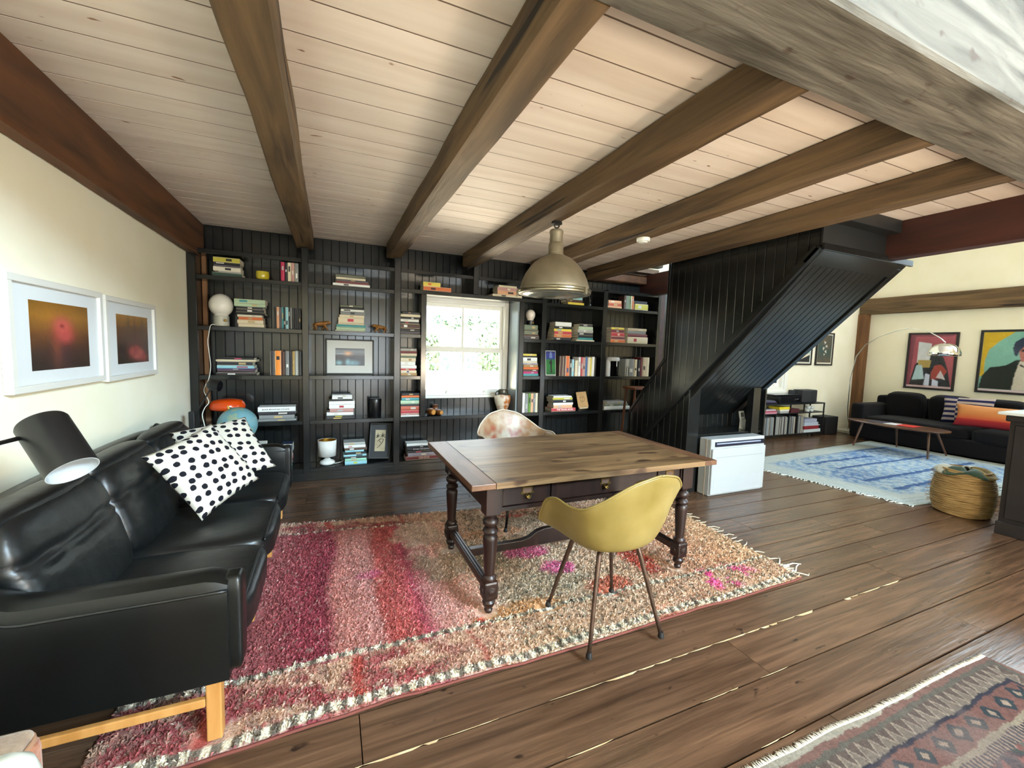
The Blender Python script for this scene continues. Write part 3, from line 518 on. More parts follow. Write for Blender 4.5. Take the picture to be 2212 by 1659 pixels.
# toy tigers
def tiger(x0, x1, flip, label):
    L = x1-x0; t = thing('toy_tiger', label, 'figurine', ((x0+x1)/2, 4.91, SZ['b']), 'toy tigers on the second shelf')
    P = lambda u, z, dy=0: Vector((((x0+x1)/2)+(u-.5)*L*(1 if flip else -1), 4.91+dy, SZ['b']+.004+z*L))
    vs = [P(.18, .36), P(.38, .37), P(.60, .38), P(.76, .44), P(.90, .43), P(.98, .40)]; es = [(0, 1), (1, 2), (2, 3), (3, 4), (4, 5)]; rr = [.115, .125, .125, .10, .098, .055]
    def leg(root, pts, r):
        k = root
        for p, q in zip(pts, r): vs.append(p); rr.append(q); es.append((k, len(vs)-1)); k = len(vs)-1
    d = .03
    leg(0, [P(.13, .24, -d), P(.22, .13, -d), P(.17, .02, -d), P(.22, .0, -d)], [.08, .052, .042, .038]); leg(0, [P(.20, .24, d), P(.10, .13, d), P(.05, .02, d), P(.10, .0, d)], [.08, .052, .042, .038])
    leg(2, [P(.66, .22, -d), P(.76, .11, -d), P(.80, .02, -d), P(.85, .0, -d)], [.075, .05, .042, .038]); leg(2, [P(.60, .22, d), P(.54, .11, d), P(.50, .02, d), P(.55, .0, d)], [.075, .05, .042, .038])
    leg(0, [P(.06, .34), P(.0, .2), P(-.04, .1)], [.03, .022, .018]); leg(4, [P(.86, .52, -.02)], [.022]); leg(4, [P(.86, .52, .02)], [.022])
    m = bpy.data.meshes.new('body'); m.from_pydata(vs, es, []); o = link('body', m, None, t)
    sk = o.modifiers.new('skin', 'SKIN'); sk.use_smooth_shade = True
    for i, q in enumerate(rr): m.skin_vertices[0].data[i].radius = (q*L, q*L)
    m.skin_vertices[0].data[0].use_root = True
    s2 = o.modifiers.new('sub', 'SUBSURF'); s2.levels = 2; s2.render_levels = 2
    mt, nt, bs = newmat('tiger_stripes'); N = nt.nodes.new; Lk = nt.links.new
    wv = N('ShaderNodeTexWave'); tc = N('ShaderNodeTexCoord'); Lk(tc.outputs['Object'], wv.inputs['Vector']); wv.inputs['Scale'].default_value = 42; wv.inputs['Distortion'].default_value = 4; wv.inputs['Detail'].default_value = 2
    rp = N('ShaderNodeValToRGB'); rp.color_ramp.elements[0].position = .4; rp.color_ramp.elements[1].position = .55; rp.color_ramp.elements[0].color = (.02, .012, .006, 1); rp.color_ramp.elements[1].color = (*S('B07428'), 1)
    Lk(wv.outputs['Fac'], rp.inputs[0]); Lk(rp.outputs[0], bs.inputs['Base Color']); bs.inputs['Roughness'].default_value = .5; m.materials.append(mt)
tiger(atY(675, 710, 4.91).x, atY(716, 712, 4.91).x, True, 'toy tiger walking right, left of the cream book stack')
tiger(atY(802, 717, 4.91).x, atY(836, 717, 4.91).x, False, 'toy tiger facing left, right of the cream book stack')

def framed(name, label, cat, M, w, h, fw, fd, fm, mw, matm, art, seat=True, glass=False):
    """picture: frame bars, mat board and art panel in the local xz plane, facing -y"""
    t = thing(name, label, cat, M.translation)
    b = MB(); b.box(-w/2, w/2, 0, fd, 0, fw, M).box(-w/2, w/2, 0, fd, h-fw, h, M).box(-w/2, -w/2+fw, 0, fd, fw, h-fw, M).box(w/2-fw, w/2, 0, fd, fw, h-fw, M); b.build('frame', fm, t, bevel=.0015, seg=1)
    if mw is not None:
        b = MB(); b.box(-w/2+fw, w/2-fw, fd*.45, fd*.8, fw, h-fw, M); b.build('mat_board', matm, t)
        l, r, bt, tp = mw; b = MB(); b.box(-w/2+fw+l, w/2-fw-r, fd*.43, fd*.46, fw+bt, h-fw-tp, M); a = b.build('picture', art, t)
    return t
def gradmat(name, stops, axis=2, z0=0, z1=1, c2=None, nsc=8, amt=.5, rough=.3):
    """printed picture: colour ramp across the sheet disturbed by noise"""
    m, nt, bs = newmat(name); N = nt.nodes.new; L = nt.links.new; bs.inputs['Roughness'].default_value = rough
    tc = N('ShaderNodeTexCoord'); sx = N('ShaderNodeSeparateXYZ'); L(tc.outputs['Generated'], sx.inputs[0])
    n = N('ShaderNodeTexNoise'); L(tc.outputs['Generated'], n.inputs['Vector']); n.inputs['Scale'].default_value = nsc; n.inputs['Detail'].default_value = 5
    ma = N('ShaderNodeMath'); ma.operation = 'MULTIPLY_ADD'; L(n.outputs['Fac'], ma.inputs[0]); ma.inputs[1].default_value = amt; 
    mb_ = N('ShaderNodeMath'); mb_.operation = 'ADD'; mb_.inputs[1].default_value = -amt/2; L(sx.outputs[axis], mb_.inputs[0]); L(mb_.outputs[0], ma.inputs[2])
    rp = N('ShaderNodeValToRGB'); e = rp.color_ramp.elements
    for i, (p, h) in enumerate(stops):
        q = e[i] if i < 2 else e.new(p)
        q.position = p; q.color = (*S(h), 1)
    L(ma.outputs[0], rp.inputs[0]); L(rp.outputs[0], bs.inputs['Base Color']); return m
def blob(parent, name, h, M, poly, dy):
    """flat painted shape lying on a picture sheet (poly in local x,z)"""
    b = MB(); b.prism([M @ Vector((x, dy, z)) for x, z in poly], (M.to_3x3() @ Vector((0, .0006, 0)))); o = b.build(name, flat(h, .6), parent); return o
def ell(cx, cz, rx, rz, n=18, a0=0): return [(cx+rx*math.cos(2*PI*i/n+a0), cz+rz*math.sin(2*PI*i/n+a0)) for i in range(n)]
def artgrid(parent, name, M, x0, x1, z0, z1, dy, fn, nx=60, ny=44):
    b = MB(); b.grid(lambda u, v: M @ Vector((x0+(x1-x0)*u, dy, z0+(z1-z0)*v)), nx, ny); me = b.mesh(name, 180)
    u, v = np.meshgrid(np.linspace(0, 1, nx+1), np.linspace(0, 1, ny+1)); c = np.ones((nx+1)*(ny+1)*4, np.float32).reshape(-1, 4); c[:, :3] = np.clip(fn(u, v), 0, 1).reshape(-1, 3); setcol(me, c)
    return link(name, me, M_print, parent)
M_print = attrmat('printed_picture', .25, 40, .06, 0, .5)
def paint(polys, ground, mott=.12):
    """hand painted sheet: soft edged colour areas given as outlines in 0..1"""
    def fn(u, v):
        c = np.ones(u.shape+(3,))*np.array(S(ground)); uu = u+.012*(fbm(u*14, v*14, 3)-.47); vv = v+.012*(fbm(u*14, v*14, 7)-.47)
        for h, pl in polys:
            acc = np.zeros(u.shape)
            for du, dv in ((-.004, -.003), (.004, -.003), (-.004, .003), (.004, .003)):
                x, y = uu+du, vv+dv; ins = np.zeros(u.shape, bool); n = len(pl)
                for i in range(n):
                    (x0, y0), (x1, y1) = pl[i], pl[(i+1) % n]; cr = (y0 > y) != (y1 > y)
                    with np.errstate(all='ignore'): ins ^= cr & (x < (x1-x0)*(y-y0)/(y1-y0+1e-12)+x0)
                acc += ins*.25
            c = c*(1-acc[..., None])+np.array(S(h))*acc[..., None]
        return c*(1-mott+2*mott*fbm(u*9, v*9, 5))[..., None]
    return fn
def Lc(h): return np.array(S(h))
def gau(u, v, cu, cv, su, sv): return np.exp(-((u-cu)/su)**2-((v-cv)/sv)**2)[..., None]
def ramp(t, stops): return np.stack([np.interp(t, [p for p, _ in stops], [S(h)[k] for _, h in stops]) for k in range(3)], -1)
# seascape photograph leaning at the back of the middle shelf
a, c = atY(703, 806, 5.03), atY(808, 806, 5.03); w = c.x-a.x; h = atY(756, 733, 5.05).z-SZ['c']
M = MT(((a.x+c.x)/2, 5.03, SZ['c']+.001), 0, math.radians(-3)); 
t = framed('framed_photograph', 'black framed seaside photograph in a white mat on the middle shelf', 'picture', M, w, h, .016, .018, M_blk, (.085, .085, .09, .085), flat('C9CCC8', .5), gradmat('sea_photo', [(0, '2A2A30'), (.3, '3A3338'), (.62, '4A4A50'), (.72, '5A5F66'), (.82, '6E6A66'), (1, '3C4148')], amt=.25))
def sea(u, v):
    c = ramp(v, [(0, '24262C'), (.3, '2E2A30'), (.58, '3E3A42'), (.66, '6A6A70'), (.74, '6E727A'), (.84, '80848A'), (1, '505860')])
    for (cu, cv, su, sv, h, k) in ((.42, .72, .1, .09, 'E0A878', 1), (.12, .16, .08, .1, '78AAB8', 1), (.42, .2, .06, .13, '80B4C4', 1), (.57, .16, .1, .11, '6A98A8', 1), (.72, .15, .08, .1, '5A8494', .9), (.2, .70, .2, .03, 'A8B0B8', .8)): g = gau(u, v, cu, cv, su, sv)**.7*k; c = c*(1-g)+Lc(h)*g
    return c
artgrid(t, 'sea_view', M, -w/2+.016+.085, w/2-.016-.085, .016+.085, h-.016-.09, .0075, sea)
# black canister
c = atY(810, 900, 4.99); b = MB(); R = .068; hh = .2; b.lathe([(0, 0), (R*.97, 0), (R, .004), (R, hh*.8), (R*1.03, hh*.8), (R*1.03, hh), (R*.98, hh+.006), (0, hh+.006)], 32, (c.x, 4.98, SZ['d']+.001)); tag(b.build('canister', mat('black_tin', '0C0C0E', rough=.3), None, 40), 'black lidded canister on the fourth shelf', 'canister')
# white table lamp with gold lined shade
c = atY(707, 1000, 4.97); x, y, z = c.x, 4.97, SZ['e']+.001
t = thing('table_lamp', 'white table lamp with gold lined drum shade on the lowest shelf', 'lamp', (x, y, z))
b = MB(); b.lathe([(0, 0), (.05, 0), (.074, .012), (.08, .03), (.068, .045), (.04, .056), (.024, .075), (.017, .1), (.016, .13), (0, .13)], 36, (x, y, z)); b.build('base', mat('white_ceramic', 'E6E6E0', rough=.15, coat=.5), t, 60)
b = MB(); b.lathe([(.088, .1), (.094, .275)], 40, (x, y, z)); b.f = b.f[:-2]; sh = b.build('lamp_shade', flat('DCDAD2', .7), t, 60, solid=.003)
b = MB(); b.lathe([(.0845, .103), (.0905, .273)], 40, (x, y, z)); b.f = [tuple(reversed(f)) for f in b.f[:-2]]; b.build('shade_lining', mat('gold_lining', 'B8862C', rough=.35, metal=1), t, 60)
b = MB(); b.tube([(x, y, z+.12), (x, y, z+.19)], .012, 10).sbox((x, y, z+.215), (.025, .025, .03), 2.2, 6); b.build('bulb', flat('E8E4D4', .3), t, 60)
cord('lamp_cord', 'pale cord of the gold lined table lamp', [(x+.07, y-.01, z+.01), (x+.12, y, z+.012), (x+.19, y+.02, z+.03), (x+.24, y+.06, z+.006)], .003, M_cordw)
# framed brush calligraphy
a, c = atY(799, 996, 5.0), atY(846, 990, 5.0); w = (c.x-a.x)*.98; h = .415
M = Matrix.Translation(((a.x+c.x)/2-.022, 4.975, SZ['e']+.022)) @ Matrix.Rotation(math.radians(4), 4, 'Y') @ Matrix.Rotation(math.radians(-8), 4, 'X')
t = framed('framed_calligraphy', 'black framed sheet of brush calligraphy leaning on the lowest shelf', 'picture', M, w, h, .02, .016, M_blk, (.042, .042, .065, .065), flat('121214', .6), mat('rice_paper', '9C8C6C', 'AFA080', rough=.7, scale=9))
def strokes(parent, M, lst, ox, oz, s, m, dy, r=.0035):
    b = MB()
    for pl in lst:
        k = len(pl); b.tube([M @ Vector((ox+px*s, dy, oz+pz*s)) for px, pz in pl], [r*(1.0 if k < 3 else .55+.6*math.sin(PI*(i+.6)/k)) for i in range(k)], 6)
    return b.build('brush_strokes', m, parent, 180)
strokes(t, M, [[(-.8, .92), (-.1, .98)], [(-.45, 1.35), (-.45, .9), (-.47, .45)], [(-.45, .9), (-.62, .66), (-.85, .5)], [(-.42, .88), (-.28, .72), (-.12, .62)], [(.05, 1.0), (.85, 1.1)], [(.42, 1.45), (.42, 1.0), (.4, .5)], [(.42, 1.0), (.22, .75), (.02, .58)], [(.44, 1.0), (.65, .76), (.95, .56)], [(.05, .4), (-.2, .1), (-.5, -.15)], [(-.05, .25), (.35, .32), (.62, .26), (.35, -.4), (-.1, -1.0), (-.5, -1.4)], [(-.12, -.05), (.0, -.25), (.06, -.4)]], 0, h*.5, .062, flat('1A1612', .8), .0066)
# window ledge: turned wooden pots, jug
for (u, v, r, lab) in ((931, 888, .042, 'left'), (948, 886, .034, 'right')):
    c = atY(u, v, 4.93); zz = .653; t = thing('wooden_pot', 'small turned wooden barrel on the window ledge, %s of the pair' % lab, 'ornament', (c.x, 4.93, zz), 'wooden barrels on the window ledge')
    Mx = Matrix.Rotation(math.radians(90), 4, 'X') @ Matrix.Rotation(math.radians(20), 4, 'Y')
    b = MB(); b.lathe([(0, -.06), (r*.7, -.06), (r*.8, -.055), (r*1.0, -.02), (r*1.0, .02), (r*.8, .055), (r*.7, .06), (0, .06)], 24, (c.x, 4.94, zz+r*.98), Mx); b.build('barrel', mat('turned_wood_'+lab, '5E3216', '8A5426', rough=.3, coat=.4, scale=(20, 20, 60)), t, 50)
    b = MB(); b.lathe([(0, .0), (r*.66, 0), (r*.66, .004), (0, .006)], 24, Vector((c.x, 4.94, zz+r*.98))+Mx.to_3x3() @ Vector((0, 0, .06)), Mx); b.build('end_disc', flat('B9803C', .35), t, 50)
c = atY(941, 873, 4.97); t = thing('wooden_pot', 'small dark wooden jar behind the two barrels on the window ledge', 'ornament', (c.x, 5.03, .653)); b = MB(); b.lathe([(0, 0), (.03, 0), (.042, .03), (.04, .07), (.025, .09), (.035, .105), (.03, .112), (0, .112)], 24, (c.x+.01, 5.04, .653)); b.build('jar', mat('dark_turned_wood', '4A2410', '6E3E1C', rough=.3, coat=.4, scale=20), t, 50)
c = atY(1085, 880, 4.99); x, y, z = c.x, 4.99, .653; s = .29
t = thing('jug', 'cream and rust glazed stoneware jug on the window ledge', 'jug', (x, y, z))
m, nt, bs = newmat('jug_glaze'); N = nt.nodes.new; Lk = nt.links.new; tc = N('ShaderNodeTexCoord'); sx = N('ShaderNodeSeparateXYZ'); Lk(tc.outputs['Object'], sx.inputs[0]); n = N('ShaderNodeTexNoise'); Lk(tc.outputs['Object'], n.inputs['Vector']); n.inputs['Scale'].default_value = 9; n.inputs['Detail'].default_value = 4
r1 = N('ShaderNodeValToRGB'); r1.color_ramp.elements[0].position = .42; r1.color_ramp.elements[1].position = .55; r1.color_ramp.elements[0].color = (*S('A8622E'), 1); r1.color_ramp.elements[1].color = (*S('D8CDB8'), 1)
ad = N('ShaderNodeMath'); ad.operation = 'MULTIPLY_ADD'; Lk(sx.outputs[0], ad.inputs[0]); ad.inputs[1].default_value = -2.2; ad.inputs[2].default_value = x*2.2+.02; a2 = N('ShaderNodeMath'); Lk(ad.outputs[0], a2.inputs[0]); Lk(n.outputs['Fac'], a2.inputs[1]); Lk(a2.outputs[0], r1.inputs[0])
gt = N('ShaderNodeMath'); gt.operation = 'MULTIPLY_ADD'; Lk(n.outputs['Fac'], gt.inputs[0]); gt.inputs[1].default_value = .06; Lk(sx.outputs[2], gt.inputs[2]); r2 = N('ShaderNodeValToRGB'); r2.color_ramp.elements[0].position = 0; r2.color_ramp.elements[1].position = 1
g2 = N('ShaderNodeMath'); g2.operation = 'GREATER_THAN'; Lk(gt.outputs[0], g2.inputs[0]); g2.inputs[1].default_value = z+s*.78+.03; mx = N('ShaderNodeMixRGB'); Lk(g2.outputs[0], mx.inputs[0]); Lk(r1.outputs[0], mx.inputs[1]); mx.inputs[2].default_value = (*S('3E3A2E'), 1); Lk(mx.outputs[0], bs.inputs['Base Color']); bs.inputs['Roughness'].default_value = .25
b = MB(); b.lathe([(0, 0), (.05, 0), (.062, .02), (.1, .13), (.108, .18), (.095, .225), (.07, .25), (.066, .265), (.068, .28), (.066, s), (.055, s), (.056, .26), (.08, .22), (0, .2)], 36, (x, y, z)); b.build('body', m, t, 50)
b = MB(); b.tube([(x-.062, y-.015, z+.27), (x-.09, y-.02, z+.272), (x-.105, y-.02, z+.25), (x-.1, y-.02, z+.222), (x-.088, y-.015, z+.212)], .009, 8); b.build('handle', m, t, 180)
# small egg lamp
c = atY(1145, 690, 4.95); x, y = c.x+.005, 4.95; z = 1.782
t = thing('table_lamp', 'small white egg shaped lamp with black base on a book stack by the window', 'lamp', (x, y, z))
b = MB(); b.lathe([(0, 0), (.05, 0), (.052, .004), (.05, .06), (.03, .066), (0, .066)], 28, (x, y, z)); b.build('base', flat('121212', .35), t, 50)
b = MB(); b.lathe([(0, .062), (.042, .063)]+[(.062*math.sin(a_)*(1-.06*math.cos(a_)), .13-.072*math.cos(a_)) for a_ in np.linspace(.75, PI-.02, 14)]+[(0, .2022)], 30, (x, y, z)); b.build('glass_egg', mat('warm_opal', 'E6DCD0', rough=.2, coat=.4), t, 180)
b = MB(); b.tube([(x+.012, y-.048, z+.03), (x+.012, y-.062, z+.03)], .009, 10); b.build('knob', M_brass, t, 60)
# green painting on the right shelf
a, c = atY(1178, 811, 4.95), atY(1200, 811, 4.95); h = atY(1188, 758, 4.97).z-SZ['c']; w = c.x-a.x
M = MT(((a.x+c.x)/2, 4.94, SZ['c']+.005), 0, math.radians(-6)); t = thing('small_painting', 'small green painting of a dark figure leaning on the right shelf', 'picture', M.translation)
b = MB(); b.box(-w/2, w/2, 0, .016, 0, h, M); b.build('panel', flat('C9C6BC', .6), t, bevel=.001)
b = MB(); b.box(-w/2+.007, w/2-.007, -.001, .001, .012, h-.008, M); b.build('picture', gradmat('green_meadow', [(0, '1E5A26'), (.35, '2E7A34'), (.62, '2A6E34'), (.68, '2A3A7A'), (.86, '3A3A86'), (1, '20244A')], amt=.12), t)
blob(t, 'pale_figure', '6A7AA8', M, [(-.02, h*.7), (.025, h*.7), (.02, h*.9), (.0, h*.96), (-.015, h*.9)], -.0016); blob(t, 'dark_figure', '1A1410', M, [(-.002, h*.1), (.02, h*.1), (.016, h*.4), (.024, h*.5), (.01, h*.66), (-.004, h*.6), (-.03, h*.5), (-.006, h*.46)], -.0019)
# face drawing card
a, c = atY(1245, 886, 4.93), atY(1268, 882, 4.93); w = .145; h = .22
M = Matrix.Translation(((a.x+c.x)/2+.01, 4.9, SZ['d']+.046)) @ Matrix.Rotation(math.radians(-14), 4, 'Z') @ Matrix.Rotation(math.radians(-6), 4, 'Y') @ Matrix.Rotation(math.radians(-22), 4, 'X'); t = thing('drawing_panel', 'tan panel with a line drawn face propped on the right shelf', 'picture', M.translation)
b = MB(); b.box(-w/2, w/2, 0, .012, 0, h, M); b.build('panel', mat('tan_board', 'B08A58', 'C09A68', rough=.7, scale=9), t, bevel=.001)
strokes(t, M, [[(-.5, .5), (-.3, .62), (-.1, .5)], [(.1, .5), (.3, .62), (.5, .5)], [(-.35, .45), (-.2, .48)], [(.2, .48), (.35, .45)], [(.0, .5), (.08, .1), (-.06, .02)], [(-.25, -.3), (0, -.4), (.25, -.3)], [(-.55, .7), (-.6, .0), (-.3, -.6), (0, -.75), (.3, -.6), (.6, 0), (.55, .7), (0, 1.0), (-.55, .7)]], 0, h*.5, .055, flat('4A3018', .8), -.001, .0016)
b = MB(); b.box(-w/2+.01, w/2-.01, -.005, .05, -.02, -.004, M); b.build('stand', flat('C4B090', .6), t, bevel=.001)
# white mushroom lamp
a = atY(1312, 812, 4.96); x, y, z = a.x+.01, 4.97, SZ['c']+.001; hh = atY(1315, 772, 4.96).z-z
t = thing('table_lamp', 'white tube lamp with wide flat cap on the far right shelf', 'lamp', (x, y, z)); wm = flat('C9CCCC', .35)
b = MB(); b.lathe([(0, 0), (.034, 0), (.034, hh-.03), (0, hh-.03)], 24, (x, y, z)); b.build('tube_base', wm, t, 40)
b = MB(); b.lathe([(0, hh-.045), (.092, hh-.05), (.1, hh-.035), (.1, hh-.012), (.088, hh+.004), (0, hh+.006)], 32, (x+.075, y, z)); b.build('cap', wm, t, 40)
b = MB(); b.tube([(x+.13, y-.03, z+hh-.05), (x+.13, y-.03, z+hh-.13)], .006, 8); b.build('pull', M_chrome, t, 60)
# hairpin bookend, small dark figurines
x = atY(1353, 800, 4.9).x; b = MB(); b.tube([(x-.018, 4.874, SZ['c']+.002), (x-.018, 4.874, SZ['c']+.12), (x-.012, 4.874, SZ['c']+.134), (x, 4.874, SZ['c']+.14), (x+.012, 4.874, SZ['c']+.134), (x+.018, 4.874, SZ['c']+.12), (x+.018, 4.874, SZ['c']+.002)], .003, 8); tag(b.build('bookend', M_blk, None, 180), 'black hairpin bookend in front of the grey books', 'bookend')
for k, (u, hgt, lab) in enumerate(((1192, .07, 'leftmost of the dark glass jars behind the pendant lamp'), (1199, .08, 'middle one of the dark glass jars behind the pendant lamp'), (1206, .075, 'rightmost of the dark glass jars behind the pendant lamp'), (1272, .13, 'dark glass bottle at the right end of the pendant lamp shelf'))):
    a = atY(u, 650, 4.93); b = MB(); r = .016 if k < 3 else .026
    b.lathe([(0, 0), (r, 0), (r*1.02, .004), (r*1.02, hgt*.62), (r*.5, hgt*.78), (r*.45, hgt*.95), (r*.55, hgt), (0, hgt)], 18, (a.x, 4.92, SZ['a']+.001)); tag(b.build('bottle', mat('dark_glass_%d' % k, '0E0F12', rough=.06, coat=.5), None, 50), lab, 'bottle')
# little wooden stool beside the stair
a = atY(1372, 838, 4.78); x = a.x; t = thing('stool', 'small brown wooden stool behind the stair, beside the right end shelf', 'stool', (x, 4.6, 0)); m = mat('stool_wood', '5A3018', '7A4626', rough=.5, scale=(20, 20, 4))
zt = atY(1372, 836, 4.6).z; x = atY(1380, 838, 4.6).x
b = MB(); b.box(x-.17, x+.17, 4.48, 4.74, zt-.03, zt); b.build('seat', m, t, bevel=.006)
for sx in (-1, 1):
    for sy in (-1, 1): b = MB(); b.tube([(x+sx*.13, 4.61+sy*.09, zt-.03), (x+sx*.18, 4.61+sy*.12, .0)], [.016, .02], 10); b.build('leg', m, t, 60)
# ---------------------------------------------------------------- staircase enclosure
XS = 3.43
st = thing('staircase', 'black panelled boxed staircase rising towards the camera under the beams', 'staircase', (4.0, 3.2, 0))
zlo = lambda y: 2.292-(y-2.071)*1.011
def ztop(y): return 2.60 if y < 3.62 else max(0, 1.40-(y-3.62)*1.235)
y = 2.08; YE = 4.15
while y < YE-.001:
    y1 = min(y+.0885, YE); cuts = [c for c in (3.25, 3.62) if y+.002 < c < y1-.002]
    ys = [y+.002]+cuts+[y1-.002]; up = []; dn = []
    for i, q in enumerate(ys):
        if q in cuts and q == 3.62: up += [(q-1e-4, 2.60), (q, ztop(q))]
        else: up.append((q, ztop(q)))
        if q in cuts and q == 3.25: dn += [(q-1e-4, zlo(q)), (q, 0)]
        else: dn.append((q, zlo(q) if q < 3.25 else 0))
    b = MB(); poly = [(XS, q, z) for q, z in dn]+[(XS, q, z) for q, z in reversed(up)]
    b.prism(poly, (.016, 0, 0)); b.build('side_plank', M_black, st, bevel=.003, seg=1); y = y1
def slab(x0, x1, p, q, t, m, nm, n=None):
    """board between two points of the yz plane, thickness t on its upper side"""
    d = Vector((0, q[0]-p[0], q[1]-p[1])).normalized(); up = Vector((0, -d.z, d.y)) if d.y > 0 else Vector((0, d.z, -d.y))
    if up.z < 0: up = -up
    a = Vector((x0, *p)); c = Vector((x0, *q)); b = MB(); b.prism([a, c, c+up*t, a+up*t], (x1-x0, 0, 0)); return b.build(nm, m, st, bevel=.003, seg=1)
b = MB(); b.prism([(XS+.018, 2.08, zlo(2.08)), (XS+.018, 4.15, .02), (XS+.018, 4.15, ztop(4.15)), (XS+.018, 3.62, 1.4), (XS+.018, 3.62, 2.6), (XS+.018, 2.08, 2.6)], (.02, 0, 0)); b.build('side_backing', M_blackm, st)
slab(XS-.03, XS+.03, (2.071, zlo(2.071)-.0), (3.95, zlo(3.95)), .055, M_black, 'stringer_trim')
slab(XS-.012, XS+.09, (3.615, 1.405), (4.165, .735), .03, M_black, 'cap_rail')
b = MB(); b.box(XS-.012, XS+.09, 3.612, 3.642, 1.40, 2.58); b.build('corner_trim', M_black, st, bevel=.003)
b = MB(); b.box(XS-.01, XS+.09, 4.135, 4.175, 0, .74); b.build('newel_board', M_black, st, bevel=.003)
# soffit boards run along the slope
n = 13; sx0, sx1 = XS+.03, 4.53; bw = (sx1-sx0)/n
for i in range(n): slab(sx0+i*bw+.003, sx0+(i+1)*bw-.003, (2.16, zlo(2.16)+.018), (3.60, zlo(3.60)+.018), .014, M_black, 'soffit_plank')
slab(sx0, sx1, (2.08, zlo(2.08)+.036), (3.62, zlo(3.62)+.036), .02, M_blackm, 'soffit_backing')
slab(XS-.03, 4.62, (2.062, zlo(2.062)), (2.165, zlo(2.165)), .03, M_black, 'soffit_head_board')
slab(4.545, 4.60, (2.10, zlo(2.10)-.004), (3.40, zlo(3.40)-.004), .06, M_black, 'right_stringer')
b = MB(); b.prism([(4.60, 2.10, zlo(2.10)), (4.60, 3.25, zlo(3.25)), (4.60, 3.25, 0), (4.60, 4.15, 0), (4.60, 4.15, .75), (4.60, 3.62, 1.4), (4.60, 2.5, 2.55), (4.60, 2.10, 2.55)], (.02, 0, 0)); b.build('right_side', M_black, st)
b = MB(); b.box(XS-.01, 4.66, 2.045, 2.068, 2.285, 2.335); b.build('front_lip', M_black, st, bevel=.003)
b = MB(); b.box(XS, 4.268, 2.068, 2.09, 2.33, 2.50); b.build('front_fascia', M_blackm, st)
b = MB(); b.box(XS-.02, 4.268, 1.97, 2.10, 2.50, 2.60); b.build('header', M_blackm, st, bevel=.004)
# niche, posts and box under the stair
b = MB(); b.box(3.432, 3.588, 3.25, 3.275, 0, 1.10); b.build('left_post', M_black, st, bevel=.003)
b = MB(); b.box(4.405, 4.52, 3.25, 3.33, 0, 1.115); b.build('right_post', M_black, st, bevel=.003)
b = MB(); b.box(3.46, 4.60, 3.275, 3.64, .59, .612); b.build('niche_shelf', M_black, st, bevel=.002)
b = MB(); b.box(3.588, 4.405, 3.27, 3.285, 0, .59); b.build('niche_front', M_blackm, st)
x = 3.46
while x < 4.55: b = MB(); b.box(x+.002, x+.081, 3.615, 3.63, .612, .80); b.build('niche_plank', M_black, st, bevel=.002, seg=1); x += .083
# remote control standing in its holder
c = atY(1609, 905, 3.40); x = c.x; z = .6125; t = thing('remote_control', 'grey remote control in a white holder on the black box by the stair post', 'remote control', (x, 3.4, z))
Mr = MT((x, 3.4, z+.012), math.radians(-8), math.radians(-10), math.radians(-6)); wl = flat('C2C6C4', .45)
b = MB(); b.box(-.032, .032, 0, .02, .0, .2, Mr); b.build('body', wl, t, bevel=.004)
b = MB(); b.box(-.022, .022, -.002, .004, .13, .18, Mr); b.build('display', flat('30383A', .2), t)
b = MB(); b.box(-.02, .02, -.002, .004, .09, .115, Mr); b.build('button_pad', flat('A8ACAA', .5), t, bevel=.001)
b = MB(); b.box(x-.04, x+.05, 3.385, 3.44, z, z+.01).box(x+.03, x+.055, 3.39, 3.44, z, z+.105).box(x-.035, x+.055, 3.432, 3.44, z, z+.09); b.build('holder', M_white, t, bevel=.002)

# ---------------------------------------------------------------- white floor heater
hx0, hx1, hy0, hy1, hz = 3.60, 4.405, 3.06, 3.235, .60
t = thing('floor_heater', 'white floor standing wall heater in front of the stair', 'heater', (4.0, 3.15, 0)); wm = mat('appliance_white', 'AEB4B6', rough=.32)
b = MB(); b.box(hx0, hx1, hy0+.022, hy1, .0, hz); b.build('body', wm, t, bevel=.012, seg=3)
b = MB(); b.box(hx0+.004, hx1-.004, hy0, hy0+.03, .02, hz-.1); b.build('front_panel', wm, t, bevel=.008, seg=3)
b = MB(); b.box(hx0+.05, hx1-.07, hy0+.008, hy0+.03, hz-.078, hz-.03); b.build('outlet_slot', flat('1C1E30', .4), t)
b = MB(); b.box(hx0+.055, hx1-.09, hy0+.0, hy0+.022, hz-.052, hz-.04, MT((0, 0, 0))); b.build('outlet_vane', flat('9AA4C0', .3), t, bevel=.002)
b = MB(); b.box(hx1-.068, hx1-.02, hy0+.006, hy0+.026, hz-.078, hz-.03); b.build('display', flat('22222A', .2), t)
b = MB(); b.box(hx0+.05, hx1-.05, hy0-.0015, hy0+.002, hz-.192, hz-.188); b.build('seam', flat('8E949A', .5), t)
b = MB()
for i in range(11): b.box(hx0+.04, hx1-.05, hy0-.003, hy0+.004, .04+i*.0155, .046+i*.0155)
b.build('intake_louvre', flat('B4B9BE', .5), t)
b = MB(); b.box(hx0-.003, hx0+.004, hy0+.08, hy0+.085, .0, hz-.004); b.build('side_seam', flat('B9A890', .5), t)

